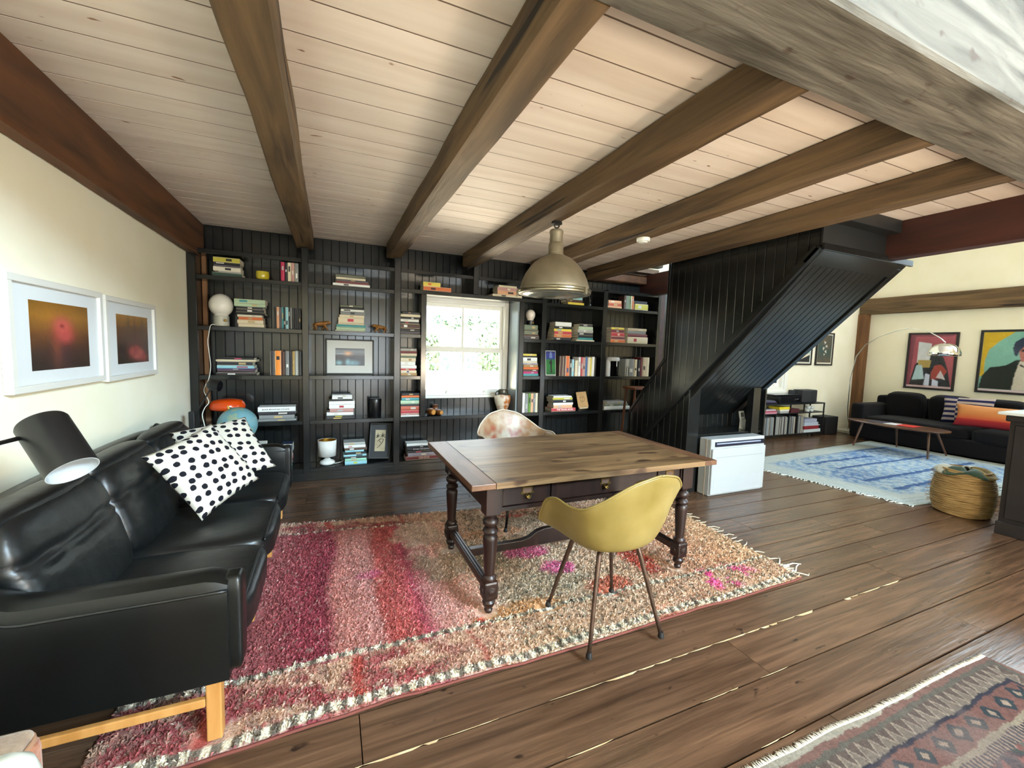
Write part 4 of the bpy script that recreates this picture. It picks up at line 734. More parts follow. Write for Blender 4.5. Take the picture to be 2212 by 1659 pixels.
# ---------------------------------------------------------------- desk
M_abrass = mat('aged_brass', '66522A', '86703E', rough=.4, metal=1, scale=60)
tb = thing('writing_table', 'old brown wooden writing table with turned dark legs on the red rug', 'table', (1.5, 2.46, .02))
TZ = .775; tx0, tx1, ty0, ty1 = .648, 2.345, 1.955, 2.985; th = .032
M_top = mat('worn_table_top', '4C3622', '927450', rough=.38, scale=(1.6, 13, 13), detail=7, lo=.28, hi=.74, bump=.3, bscale=(4, 50, 50), bdist=.002, rv=.06, dist=.9, c3='3E2818', s3=(5, 11, 11), r3=(.60, .70))
M_topd = mat('breadboard_end', '4E3220', '74523A', rough=.4, scale=(13, 1.6, 13), detail=7, bump=.3, bscale=(50, 4, 50), bdist=.002, dist=.7)
M_leg = mat('dark_walnut', '1A0E0B', '2A1812', rough=.38, scale=(20, 20, 3), bump=.1, bscale=(50, 50, 8), bdist=.002)
yy = [ty0, ty0+.33, ty0+.70, ty1]
for i in range(3): b = MB(); b.box(tx0+.135, tx1-.105, yy[i]+.001, yy[i+1]-.001, TZ-th, TZ-rnd.uniform(0, .001)); b.build('top_board', M_top, tb)
for a, c in ((tx0, tx0+.133), (tx1-.103, tx1)): b = MB(); b.box(a, c, ty0, ty1, TZ-th, TZ); b.build('breadboard_end', M_topd, tb, bevel=.004)
lx0, lx1, ly0, ly1 = .795, 2.165, 2.06, 2.84
def leg(x, y):
    s = .043; b = MB(); b.box(x-s, x+s, y-s, y+s, .578, TZ-th); b.build('leg_block', M_leg, tb, bevel=.003)
    pr = [(.03, .58), (.036, .573), (.03, .566), (.026, .556), (.04, .546), (.044, .532), (.04, .518), (.03, .51), (.027, .503), (.036, .495), (.043, .482), (.038, .468), (.03, .462), (.036, .456), (.04, .448), (.04, .43), (.036, .36), (.031, .28), (.028, .235), (.036, .226), (.04, .215), (.036, .203)]
    b = MB(); b.lathe(list(reversed(pr)), 28, (x, y, 0)); b.build('leg', M_leg, tb, 40)
    s = .041; b = MB(); b.box(x-s, x+s, y-s, y+s, .10, .205); q = b.build('leg_foot_block', M_leg, tb, bevel=.012, seg=2)
    for (dx, dy, R) in ((0, -1, Matrix.Rotation(PI/2, 4, 'X')), (0, 1, Matrix.Rotation(-PI/2, 4, 'X')), (-1, 0, Matrix.Rotation(-PI/2, 4, 'Y')), (1, 0, Matrix.Rotation(PI/2, 4, 'Y'))):
        b = MB(); b.lathe([(.026, 0), (.026, .003), (.018, .004), (.015, .008), (0, .011)], 18, (x+dx*s, y+dy*s, .152), R); b.build('roundel', M_leg, q, 40)
    b = MB(); b.lathe([(.0, .02), (.02, .02), (.024, .035), (.019, .045), (.026, .052), (.034, .066), (.036, .08), (.028, .092), (.03, .102)], 24, (x, y, 0)); b.build('leg_foot', M_leg, tb, 40)
for x in (lx0, lx1):
    for y in (ly0, ly1): leg(x, y)
az0 = .59
b = MB(); b.box(lx0+.043, lx1-.043, ly1-.02, ly1+.03, az0, TZ-th); b.build('back_apron', M_leg, tb, bevel=.003)
for x in (lx0, lx1): b = MB(); b.box(x-.026, x+.02, ly0+.043, ly1-.043, az0, TZ-th); b.build('side_apron', M_leg, tb, bevel=.003)
fy = ly0-.03; ap = [(lx0+.043, .848), (1.147, 1.172), (1.918, 1.962), (2.112, lx1-.043)]
b = MB()
for a, c in ap: b.box(a, c, fy, fy+.03, az0, TZ-th)
b.box(.848, 2.112, fy, fy+.03, az0, .612).box(.848, 2.112, fy, fy+.03, .724, TZ-th); b.build('drawer_frame', M_leg, tb)
for (a, c, lab) in ((.851, 1.144, 1), (1.175, 1.915, 1), (1.965, 2.109, 1)):
    b = MB(); b.box(a, c, fy+.006, fy+.35, .615, .721); d = b.build('drawer', M_leg, tb, bevel=.004)
    xc = (a+c)/2 if c-a < .5 else 1.515
    if c-a < .2: xc = 2.02
    b = MB(); w = .036; zz = .692; y0 = fy+.0025; w = .031
    b.box(xc-w, xc+w, y0, y0+.004, zz+.013, zz+.019).box(xc-w, xc+w, y0, y0+.004, zz-.021, zz-.015).box(xc-w, xc-w+.006, y0, y0+.004, zz-.015, zz+.013).box(xc+w-.006, xc+w, y0, y0+.004, zz-.015, zz+.013).box(xc-w-.008, xc-w, y0, y0+.004, zz-.02, zz-.01).box(xc+w, xc+w+.008, y0, y0+.004, zz-.02, zz-.01)
    b.tube([(xc-.012, y0, zz-.02), (xc-.013, y0-.014, zz-.026), (xc-.008, y0-.02, zz-.036), (xc, y0-.022, zz-.039), (xc+.008, y0-.02, zz-.036), (xc+.013, y0-.014, zz-.026), (xc+.012, y0, zz-.02)], .004, 8); b.sbox((xc, y0-.014, zz-.03), (.01, .009, .008), 2.2, 5)
    b.build('label_pull', M_abrass, d, 60)
    b = MB(); b.box(xc-w+.006, xc+w-.006, y0+.001, y0+.0035, zz-.015, zz+.013); b.build('card_slot', flat('5A4030', .8), d)
sz = .155
for x in (lx0, lx1):
    b = MB(); b.box(x-.022, x+.022, ly0+.04, ly1-.04, sz-.022, sz+.022); b.box(x-.014, x-.005, ly0+.06, ly1-.06, sz+.022, sz+.027).box(x+.005, x+.014, ly0+.06, ly1-.06, sz+.022, sz+.027); b.build('side_stretcher', M_leg, tb, bevel=.003)
ym = (ly0+ly1)/2+.04; b = MB()
prof = [(lx0+.022, .0), (1.18, .0), (1.24, .012), (1.30, .048), (1.36, .06), (1.62, .06), (1.68, .048), (1.74, .012), (1.80, .0), (lx1-.022, .0)]
poly = [(x, ym-.02, sz-.025) for x in (lx0+.022, lx1-.022)]+[(x, ym-.02, sz+.025+d) for x, d in reversed(prof)]
b.prism(poly, (0, .04, 0)); b.build('long_stretcher', M_leg, tb, bevel=.003)

# ---------------------------------------------------------------- moulded shell chairs
def shell_chair(loc, rz, label, shellm, rimm, legm, turn=0):
    t = thing('shell_armchair', label, 'chair', loc, 'moulded shell armchairs at the writing table'); MWD[t.name] = Matrix.Translation(loc) @ Matrix.Rotation(rz, 4, 'Z'); t.rotation_euler = (0, 0, rz)
    W = MWD[t.name]; S_ = 1.10; TR = Matrix.Rotation(turn, 4, 'Z')
    # rim as a closed loop: angle from the seat front (+y), plan x, plan y, height
    key = [(0, 0, .285, .445), (22, .13, .28, .445), (40, .215, .24, .45), (52, .242, .19, .475), (62, .262, .14, .56), (74, .274, .085, .64), (90, .28, .0, .672), (108, .28, -.08, .66), (124, .265, -.15, .665), (140, .215, -.215, .72), (158, .125, -.265, .79), (180, 0, -.285, .82)]
    A_ = np.linspace(-180, 180, 721); kk = np.array(key); tab = np.stack([np.interp(np.abs(A_), kk[:, 0], kk[:, j]) for j in (1, 2, 3)], -1); tab[:, 0] *= np.sign(A_)
    ker = np.exp(-(np.arange(-30, 31)/11.0)**2); ker /= ker.sum(); ext = np.concatenate([tab[-61:-1], tab, tab[1:61]]); tab = np.stack([np.convolve(ext[:, j], ker, 'same')[60:-60] for j in range(3)], -1)
    def rim(a): i = int(round((a+180)*2)); return Vector(tab[min(720, max(0, i))])
    nu, nv = 72, 14; vs = []; fs = []; bot = Vector((0, .0, .438))
    for j in range(nv+1):
        v = j/nv
        for i in range(nu):
            a = -180+360*i/nu; r = rim(a); back = max(0, -math.cos(math.radians(a)))
            if v < .5: s = v/.5; hx = .70*s; hz = .03*s*s
            else:
                s = (v-.5)/.5; hx = .70+.25*math.sin(s*PI/2)+.05*s*s*s; hz = .03+.97*(s**1.35)
            z = bot.z+(r.z-bot.z)*hz
            if r.z < .46: z = bot.z+(r.z-bot.z)*math.sin(v*PI/2)*.95+.02*v*v
            lip = max(0, (v-.88)/.12)*.022*(1 if r.z > .5 else 0)
            p = Vector((r.x*hx, bot.y+(r.y-bot.y)*hx, z)); o = Vector((r.x, r.y, 0)).normalized(); p += o*lip - Vector((0, 0, lip*.35 if r.z > .5 else 0))
            if r.z < .46: p.z -= .018*max(0, (v-.85)/.15)
            vs.append(W @ TR @ (p*S_))
    for j in range(nv):
        for i in range(nu): fs.append((j*nu+i, j*nu+(i+1) % nu, (j+1)*nu+(i+1) % nu, (j+1)*nu+i))
    b = MB(); b.add(vs, fs); o = b.build('shell', shellm, t, 180, solid=.008); md = o.modifiers.new('sub', 'SUBSURF'); md.levels = 1; md.render_levels = 1
    b = MB(); base = nv*nu; b.tube([vs[base+i] for i in range(nu)]+[vs[base]], .0055, 6); b.build('rim', rimm, t, 180)
    hub = .432*S_
    for (sx, sy) in ((-1, -1), (1, -1), (-1, 1), (1, 1)):
        f = Vector((sx*.213, sy*.213, .012)); h = [Vector((sx*.03, sy*.03, hub-.006)), Vector((sx*.07, sy*.07, hub-.008)), Vector((sx*.10, sy*.10, hub-.016)), Vector((sx*.118, sy*.118, hub-.035)), Vector((sx*.128, sy*.128, hub-.075))]
        b = MB(); b.tube([W @ p for p in h+[h[-1]+(f-h[-1])*q for q in (.35, .7, 1)]], [.0125, .0125, .0125, .0125, .0125, .0115, .0105, .0095], 12); l = b.build('leg', legm, t, 180)
        b = MB(); b.lathe([(0, 0), (.016, 0), (.016, .012), (.012, .022), (.011, .03)], 14, W @ Vector((sx*.2135, sy*.2135, 0))); b.build('foot_glide', M_blk, l, 40)
    return t
M_shell = mat('yellow_fibreglass', '74622C', '8C7A46', rough=.42, scale=5, detail=8, bump=.06, bscale=90, bdist=.002, lo=.3, hi=.7)
M_shell2 = mat('parchment_fibreglass', '86603E', 'A89A84', rough=.4, scale=7, detail=8, lo=.38, hi=.6, bump=.06, bscale=90, bdist=.002, c3='8A3E22', s3=6, r3=(.6, .7))
M_clg = mat('brown_steel', '4A382E', '5A463A', rough=.35, metal=.6, scale=20); M_clgk = mat('black_steel', '1A1614', rough=.4, metal=.5)
shell_chair((1.335, 1.765, .022), math.radians(-1.5), 'yellow moulded shell armchair on the near side of the writing table', M_shell, M_shell, M_clg, math.radians(8))
shell_chair((1.47, 3.19, .022), math.radians(184), 'rust and cream mottled shell armchair on the far side of the writing table', M_shell2, flat('CFC6B4', .5), M_clgk)

# ---------------------------------------------------------------- black leather sofa
M_lea = mat('black_leather', '0A0C0D', '101314', rough=.38, scale=4, bump=.28, bscale=(11, 11, 24), bdist=.012, spec=.55)
M_lea2 = mat('smooth_leather', '070909', '0B0E0E', rough=.36, scale=4, bump=.08, bscale=9, bdist=.012, spec=.45)
M_wood = mat('oak_legs', 'A8743A', 'BE8C50', rough=.45, scale=(18, 18, 3), detail=5)
sf = thing('leather_sofa', 'black leather three seat sofa with oak legs along the left wall', 'sofa', (-.75, 2.8, 0))
SX0, SX1, SY0, SY1 = -1.18, -.335, 1.685, 3.90
def armprof(x):
    t = max(0, (-.86-x)/.30); return .64+.0*x+(.2*min(1, t)**1.6)
def arm(y0, y1, out):
    b = MB(); n = 26; xs = [SX1-(SX1-SX0)*i/n for i in range(n+1)]; vs = []; fs = []; ym = (y0+y1)/2; k = 12
    for i, x in enumerate(xs):
        zt = armprof(x); zb = .25; e = .02*max(0, 1-i/1.5); zt -= e*1.2
        prof = [(y0, zb), (y0-.004, zb+.12), (y0-.006, zt-.12), (y0-.010, zt-.05), (y0+.002, zt-.012), (ym-.02, zt), (ym+.02, zt), (y1-.002, zt-.012), (y1+.008, zt-.05), (y1+.004, zt-.12), (y1, zb+.1), (y1, zb)]
        for (yy_, zz_) in prof: vs.append((x, ym+(yy_-ym)*(1-e*1.5), zz_))
    for i in range(n):
        for j in range(k): fs.append((i*k+j, (i+1)*k+j, (i+1)*k+(j+1) % k, i*k+(j+1) % k))
    fs.append(tuple(reversed(range(k)))) ; fs.append(tuple(range(n*k, n*k+k))); b.add(vs, [tuple(reversed(f)) for f in fs]); o = b.build('armrest', M_lea2, sf, 50)
    b = MB(); b.tube([(x, y0-.008 if out < 0 else y1+.006, armprof(x)-.052) for x in xs], .006, 8); b.tube([(x, y1+.004 if out < 0 else y0-.004, armprof(x)-.05) for x in xs], .006, 8); b.build('piping', M_lea, o, 180)
    pts = []
    b = MB(); b.sbox((SX1+.008, ym+.004, .445), (.034, (y1-y0)/2-.010, .178), 6, 10); b.build('arm_front_pad', M_lea2, sf, 180)
arm(SY0, SY0+.115, -1); arm(SY1-.115, SY1, 1)
b = MB(); n = 30; k = 10; vs = []; fs = []
for i in range(n+1):
    y = SY0+.04+(SY1-SY0-.08)*i/n; s = i/n; zt = .845+.02*math.sin(PI*s)-.06*(abs(2*s-1)**6)
    for (x, z) in ((SX0+.01, .25), (SX0-.005, .5), (SX0-.0, zt-.04), (SX0+.015, zt-.006), (SX0+.05, zt), (SX0+.085, zt-.008), (SX0+.1, zt-.04), (SX0+.13, .5), (SX0+.15, .35), (SX0+.15, .25)): vs.append((x, y, z))
for i in range(n):
    for j in range(k): fs.append((i*k+j, i*k+(j+1) % k, (i+1)*k+(j+1) % k, (i+1)*k+j))
fs += [tuple(reversed(range(k))), tuple(range(n*k, n*k+k))]; b.add(vs, [tuple(reversed(f)) for f in fs]); b.build('back_frame', M_lea2, sf, 60)
b = MB(); b.box(SX0+.05, SX1-.02, SY0+.11, SY1-.11, .235, .30); b.build('seat_frame', M_lea, sf, bevel=.01)
iy0, iy1 = SY0+.12, SY1-.12; sw = (iy1-iy0)/3
def wr(seed, amp): return lambda w, q: w*(1+amp*noise.noise(w*6+Vector((seed, 0, 0)))+amp*.6*noise.noise(Vector((w.x*9, w.y*22, w.z*9+seed))))
for i in range(3):
    yc_ = iy0+sw*(i+.5)
    b = MB(); b.sbox((-.665, yc_, .36), (.375, sw/2-.002, .085), 5.5, 18, fn=wr(i*3.1, .018)); o = b.build('seat_cushion', M_lea, sf, 180)
    b = MB(); e = .0
    b.tube([(SX1+.0+.012, yc_+(sw/2-.03)*q, .432-.02*abs(q)**4) for q in np.linspace(-1, 1, 13)], .006, 8); b.build('piping', M_lea, o, 180)
    Mb = Matrix.Rotation(math.radians(-17), 4, 'Y')
    def fb(w, q, i=i):
        w = wr(i*5.7+1, .022)(w, q); s = 1 if w.x > 0 else .4
        w.x *= (1+.06*(1-(w.z/.26)**2)*s) if w.x > 0 else .9
        w.x -= (.016*math.exp(-((w.z-.07-.02*noise.noise(w*8))/.016)**2)+.008*math.exp(-((w.z-.02+.03*noise.noise(w*7))/.012)**2))*(w.x > 0); return w
    b = MB(); b.sbox((-.965, yc_, .62), (.090, sw/2-.002, .245), 4.6, 30, M=Mb, fn=fb); o = b.build('back_cushion', M_lea, sf, 180)
    b = MB(); b.sbox((-1.025, yc_, .838), (.07, sw/2-.004, .05), 2.6, 14, fn=wr(i*2.2, .03)); b.build('headrest_roll', M_lea, sf, 180)
for y in (1.735, 2.44, 3.16, 3.84):
    for x in (SX1-.055, SX0+.06):
        b = MB(); w = .024; tx = .0
        b.prism([(x-w, y-w, .25), (x+w, y-w, .25), (x+w, y+w, .25), (x-w, y+w, .25)][::1], (0, 0, -.25+(.013 if x > -.6 else .001))) ; b.build('leg', M_wood, sf, bevel=.005)
for y in (1.72, 3.85): b = MB(); b.box(SX0+.085, SX1-.08, y-.011, y+.011, .15, .182); b.build('side_rail', M_wood, sf, bevel=.004)
for x in (SX1-.052, SX0+.06): b = MB(); b.box(x-.011, x+.011, 1.76, 3.82, .198, .236); b.build('long_rail', M_wood, sf, bevel=.004)

# polka dot pillows
def pillow(name, label, cat, M, w, h, th, m, group=None, seed=0, amp=.03):
    t = M; n = 26
    def pt(u, v, s):
        a, c = 2*u-1, 2*v-1; e = (max(0, 1-a*a)*max(0, 1-c*c))**.42
        x = a*w/2*(1-.07*(1-c*c)*abs(a)**2); z = c*h/2*(1-.07*(1-a*a)*abs(c)**2)
        y = s*th/2*e*(1+.12*noise.noise(Vector((a*1.6+seed, c*1.6, s))))+amp*.5*noise.noise(Vector((a*1.2+seed, c*1.2, 5)))*(1-.3*e)
        return M @ Vector((x, y, z))
    b = MB(); b.grid(lambda u, v: pt(u, v, -1), n, n); k = len(b.v); b.grid(lambda u, v: pt(u, v, 1), n, n); nf = n*n
    b.f = b.f[:nf]+[tuple(reversed(f)) for f in b.f[nf:]]
    me = b.mesh(name, 180); uv = me.uv_layers.new(name='UVMap'); N1 = n+1
    co = np.zeros((len(me.loops), 2), np.float32)
    for li, l in enumerate(me.loops): q = l.vertex_index % (N1*N1); co[li] = ((q % N1)/n, (q//N1)/n)
    uv.data.foreach_set('uv', co.ravel())
    bm2 = bmesh.new(); bm2.from_mesh(me); bmesh.ops.remove_doubles(bm2, verts=bm2.verts, dist=1e-4); bm2.to_mesh(me); bm2.free(); me.polygons.foreach_set('use_smooth', [True]*len(me.polygons))
    o = link(name, me, m); return tag(o, label, cat, group)
def uvmat(name, rough=.85):
    m, nt, bs = newmat(name); bs.inputs['Roughness'].default_value = rough; bs.inputs['Specular IOR Level'].default_value = .2
    uv = nt.nodes.new('ShaderNodeUVMap'); uv.uv_map = 'UVMap'; return m, nt, bs, uv
m, nt, bs, uv = uvmat('polka_dots'); N = nt.nodes.new; Lk = nt.links.new
mp = N('ShaderNodeMapping'); mp.inputs['Scale'].default_value = (7.6, 8.6, 1); mp.inputs['Rotation'].default_value = (0, 0, .2); Lk(uv.outputs[0], mp.inputs[0]); vo = N('ShaderNodeTexVoronoi'); vo.voronoi_dimensions = '2D'; vo.inputs['Scale'].default_value = 1; vo.inputs['Randomness'].default_value = .42
nz_ = N('ShaderNodeTexNoise'); nz_.inputs['Scale'].default_value = 2.5; Lk(mp.outputs[0], nz_.inputs['Vector']); mxv = N('ShaderNodeMixRGB'); mxv.blend_type = 'LINEAR_LIGHT'; mxv.inputs[0].default_value = .09; Lk(mp.outputs[0], mxv.inputs[1]); Lk(nz_.outputs['Color'], mxv.inputs[2]); Lk(mxv.outputs[0], vo.inputs['Vector'])
rp = N('ShaderNodeValToRGB'); rp.color_ramp.elements[0].position = .285; rp.color_ramp.elements[1].position = .305; rp.color_ramp.elements[0].color = (*S('12121A'), 1); rp.color_ramp.elements[1].color = (*S('C4BEB2'), 1); Lk(vo.outputs['Distance'], rp.inputs[0]); Lk(rp.outputs[0], bs.inputs['Base Color'])
M_dot = m
def basis(c, xdir, zdir):
    x = Vector(xdir).normalized(); z = Vector(zdir); z = (z-x*z.dot(x)).normalized(); y = z.cross(x); return Matrix(((x.x, y.x, z.x, c[0]), (x.y, y.y, z.y, c[1]), (x.z, y.z, z.z, c[2]), (0, 0, 0, 1)))
# the front (-y) side of each faces the room and the camera
pA = basis((-.675, 2.96, .70), (.204, .341, .094), (-.251, .054, .333))
pillow('throw_pillow', 'nearer black and white spotted pillow on the leather sofa', 'pillow', pA, .46, .46, .13, M_dot, 'spotted pillows on the leather sofa', 1)
pB = basis((-.645, 3.28, .735), (.35, .236, .05), (-.193, .228, .279))
pillow('throw_pillow', 'farther black and white spotted pillow behind the nearer one on the sofa', 'pillow', pB, .46, .46, .12, M_dot, 'spotted pillows on the leather sofa', 4)
# ---------------------------------------------------------------- rugs
def lin(h): return np.array(S(h))
def rugmesh(name, quad, nu, nv, colfn, hfn, m, parent, edge=0.0):
    """quad: four floor corners (near left, near right, far right, far left); u runs along x, v away from the camera"""
    u, v = np.meshgrid(np.linspace(0, 1, nu+1), np.linspace(0, 1, nv+1)); q = [np.array(p) for p in quad]
    X = (q[0][0]*(1-u)+q[1][0]*u)*(1-v)+(q[3][0]*(1-u)+q[2][0]*u)*v; Y = (q[0][1]*(1-u)+q[1][1]*u)*(1-v)+(q[3][1]*(1-u)+q[2][1]*u)*v
    ev = edge*(fbm(X*2.2, Y*2.2, 3)-.47); Y = Y+ev*(np.abs(2*v-1)**8); X = X+edge*(fbm(X*2+9, Y*2, 5)-.47)*(np.abs(2*u-1)**8)
    Z = hfn(u, v, X, Y); col = colfn(u, v, X, Y); P = np.stack([X, Y, Z], -1).reshape(-1, 3)
    n1 = nu+1; idx = np.arange((nu+1)*(nv+1)).reshape(nv+1, nu+1); F = np.stack([idx[:-1, :-1], idx[:-1, 1:], idx[1:, 1:], idx[1:, :-1]], -1).reshape(-1, 4)
    me = bpy.data.meshes.new(name); me.from_pydata(P.tolist(), [], F.tolist()); me.polygons.foreach_set('use_smooth', [True]*len(me.polygons))
    c = np.ones((P.shape[0], 4), np.float32); c[:, :3] = col.reshape(-1, 3); setcol(me, c); me.update()
    o = link(name, me, m, parent); md = o.modifiers.new('thickness', 'SOLIDIFY'); md.thickness = .006; md.offset = -1; return o
def mixc(a, b, t): return a*(1-t[..., None])+b*t[..., None]
RQ = [(-.775, 1.66), (2.885, 1.69), (3.0, 3.3), (-.77, 3.78)]
def redcol(u, v, X, Y):
    w = u+.03*(fbm(X*3, Y*3, 1)-.47)+.012*(fbm(X*14, Y*5, 2)-.47); c = np.zeros(u.shape+(3,))
    stops = [(0, '7A484C'), (.06, '8A5254'), (.13, '965456'), (.17, '8A3E48'), (.20, '883C48'), (.218, 'B0766E'), (.27, 'B4807A'), (.285, 'A85450'), (.315, 'B05C5A'), (.335, 'A8505E'), (.36, 'BC8A84'), (.40, 'CC9C8E'), (.44, 'CCA48E'), (.47, 'C6A68E'), (.52, 'BAA089'), (.60, 'B8A08A'), (.68, 'BCA088'), (.75, 'BE9880'), (.84, 'C0967C'), (.92, 'C8A284'), (1, 'C8A888')]
    ps = np.array([p for p, _ in stops]); cs = np.array([lin(h) for _, h in stops])
    for k in range(3): c[..., k] = np.interp(w, ps, cs[:, k])
    # streaks along y in the red field
    st_ = fbm(X*46, Y*2.2, 7, 3); c *= (1+.5*(st_-.47)*np.clip((.5-w)*6, 0, 1))[..., None]
    def patch(x, y, rx, ry, h, k=1.0):
        nonlocal c
        d = ((X-x)/rx)**2+((Y-y)/ry)**2; t = np.clip((1.0-d+1.6*(fbm(X*6, Y*6, 21)-.47)+1.0*(fbm(X*25, Y*25, 22)-.47))*2.2, 0, 1)*k; c = mixc(c, lin(h), t)
    for pt_ in ((.85, 2.7, .35, .3, 'A09884', .6), (1.15, 2.2, .35, .2, 'A29682', .6), (1.3, 2.62, .2, .09, 'BC5A7C', .9), (1.38, 2.35, .13, .1, 'C4508A', .85), (1.98, 2.25, .11, .24, 'A44A3C', .95), (1.6, 2.05, .16, .09, 'B4624C', .9), (1.0, 2.0, .28, .1, 'C09064', .9), (.75, 1.86, .045, .2, 'B04C3A', .95), (.74, 3.53, .05, .1, 'B84A44', .9), (1.5, 3.3, .22, .1, 'C4685C', .8), (2.0, 3.2, .34, .14, 'C87E64', .8), (1.15, 2.98, .32, .09, 'C4916C', .7), (1.72, 1.72, .13, .05, 'A84A3E', .9), (1.98, 1.75, .13, .035, '9E4438', .9), (.23, 2.68, .10, .05, 'AC5478', .5), (1.05, 1.78, .2, .06, 'C0A070', .7), (.62, 3.15, .2, .3, 'C8B8A4', .6)): patch(*pt_)
    def band(v0, v1, s): return np.clip((v-v0)/.008, 0, 1)*np.clip((v1-v)/.008, 0, 1)
    # mottled border strips along both long sides
    bd = band(.0, .155, 0)+band(.885, 1.0, 1); tw = fbm(X*38, Y*38, 41, 3); left = np.clip((.42-w)/.1, 0, 1)
    bcol = mixc(mixc(lin('BE9E86')*np.ones_like(c), lin('8E4648')*np.ones_like(c), left*np.clip((fbm(X*7, Y*12, 44)-.33)*6, 0, 1)), lin('8A7466')*np.ones_like(c), np.clip((.40-tw)*5, 0, 1)*.8); bcol = mixc(bcol, lin('D2C2AE'), np.clip((tw-.56)*7, 0, 1)*.7)
    c = mixc(c, bcol, bd*(.85-.35*np.clip((w-.5)*5, 0, 1)*np.clip((.8-w)*5, 0, 1)))
    for xc, ww in ((.245, .010), (.10, .010), (.40, .005)): c = mixc(c, lin('A45048'), bd*np.clip((ww-np.abs(w+.05*v-xc))/.006, 0, 1))
    c = mixc(c, lin('DC5C94'), np.clip((fbm(X*13, Y*13, 31)-.50)/.03, 0, 1)*np.clip(1.6-((X-2.36)/.26)**2-((Y-1.87)/.11)**2, 0, 1))
    # black and cream overcast lines
    ck = (np.sin(X*2*PI/.062+.6*np.sin(X*5)) > 0)*1.0
    for vv, ww in ((.018, .013), (.165, .010), (.885, .007), (.99, .008)):
        msk = np.clip((ww-np.abs(v+.02*(fbm(X*4, Y*0, 50)-.47)-vv))/.004, 0, 1); c = mixc(c, mixc(lin('6E665C')*np.ones_like(c), lin('D8D0BC')*np.ones_like(c), ck), msk)
    gr = fbm(X*60, Y*60, 61, 2); c *= (1+1.1*(gr-.375)*np.clip((w-.36)*6, .35, 1))[..., None]
    fl = hsh(np.floor(X*110), np.floor(Y*75), 4); c = mixc(c, lin('D8CEBE'), (fl > .92)*np.where(w > .4, .6, .22)); c = mixc(c, lin('4E5A50'), (fl < .10)*(w > .45)*.7)
    return np.clip(c*1.15, 0, 1)
FEET = [(x, y, .05) for x in (.795, 2.165) for y in (2.06, 2.84)]+[(1.335+a, 1.765+b, .045) for a in (-.213, .213) for b in (-.213, .213)]+[(1.47+a, 3.19+b, .05) for a in (-.213, .213) for b in (-.213, .213)]+[(-.39, y, .06) for y in (1.735, 2.44, 3.16)]
def press(X, Y):
    k = np.ones(np.shape(X))
    for (fx, fy, r) in FEET: k = np.minimum(k, np.clip((np.hypot(X-fx, Y-fy)-r)/.03, 0, 1))
    return k
def redh(u, v, X, Y):
    e = np.clip(np.minimum(np.minimum(u, 1-u)*60, np.minimum(v, 1-v)*28), 0, 1)
    return .003+e*press(X, Y)*(.004+.009*fbm(X*45, Y*45, 71, 2)+.004*fbm(X*9, Y*9, 73, 2))
rg = thing('wool_rug', 'shaggy wool rug banded crimson, salmon and grey under the writing table', 'rug', (1.0, 2.5, 0))
M_rug = attrmat('rug_wool', .95, 160, .35, .5)
rugmesh('pile', RQ, 520, 240, redcol, redh, M_rug, rg, .06)
def tufts(name, quad, n, colfn, hfn, ln, wd_, seed, m, parent, edge, flat_=.5):
    g = np.random.default_rng(seed); u = g.random(n); v = g.random(n); q = [np.array(p) for p in quad]
    X = (q[0][0]*(1-u)+q[1][0]*u)*(1-v)+(q[3][0]*(1-u)+q[2][0]*u)*v; Y = (q[0][1]*(1-u)+q[1][1]*u)*(1-v)+(q[3][1]*(1-u)+q[2][1]*u)*v
    Y = Y+edge*(fbm(X*2.2, Y*2.2, 3)-.47)*(np.abs(2*v-1)**8); Z = hfn(u, v, X, Y)
    ok = press(X, Y) > .6; u, v, X, Y, Z = u[ok], v[ok], X[ok], Y[ok], Z[ok]; n = len(u)
    a = g.random(n)*2*PI; L_ = ln*(.5+g.random(n)); dx, dy = np.cos(a), np.sin(a); px, py = -dy*wd_, dx*wd_
    P = np.stack([np.stack([X-px, Y-py, Z-.004], -1), np.stack([X+px, Y+py, Z-.004], -1), np.stack([X+dx*L_*flat_+px*.5, Y+dy*L_*flat_+py*.5, Z+L_*.75], -1), np.stack([X+dx*L_-px*.2, Y+dy*L_-py*.2, Z+L_*.55], -1)], 1).reshape(-1, 3)
    F = np.arange(n*4).reshape(n, 4); me = bpy.data.meshes.new(name); me.from_pydata(P.tolist(), [], F.tolist())
    c = np.ones((n*4, 4), np.float32); cc = colfn(u[None], v[None], X[None], Y[None])[0]*(.55+.75*g.random(n))[:, None]; c[:, :3] = np.repeat(np.clip(cc, 0, 1), 4, 0); setcol(me, c)
    return tag(link(name, me, m, parent), kind='stuff')
tufts('tufts', RQ, 90000, redcol, redh, .013, .0020, 3, M_rug, rg, .06)
def fringe(name, p0, p1, n, out, ln, col, parent, seed, r=.003):
    """knotted tassels along a rug end"""
    b = MB(); q = random.Random(seed); p0 = Vector(p0); p1 = Vector(p1); o = Vector(out).normalized(); s = (p1-p0).normalized()
    for i in range(n):
        p = p0+(p1-p0)*((i+q.uniform(.2, .8))/n); l = ln*q.uniform(.4, 1.2); d = o+s*q.uniform(-.6, .6)
        b.tube([p+Vector((0, 0, .008)), p+d*l*.35+Vector((0, 0, .006)), p+d*l*.7+s*q.uniform(-.02, .02)+Vector((0, 0, .004)), p+d*l+s*q.uniform(-.03, .03)+Vector((0, 0, .003))], [r, r*1.2, r, r*.6], 5)
    return tag(b.build(name, flat(col, .9), parent, 180), kind='stuff')
fringe('fringe', (2.885, 1.70, 0), (3.0, 3.28, 0), 26, (1, -.1, 0), .09, 'C9BCA4', rg, 2, .004); fringe('corner_tassel', (2.86, 1.72, 0), (2.9, 1.86, 0), 8, (1, .05, 0), .17, 'D8CFC0', rg, 5, .005)
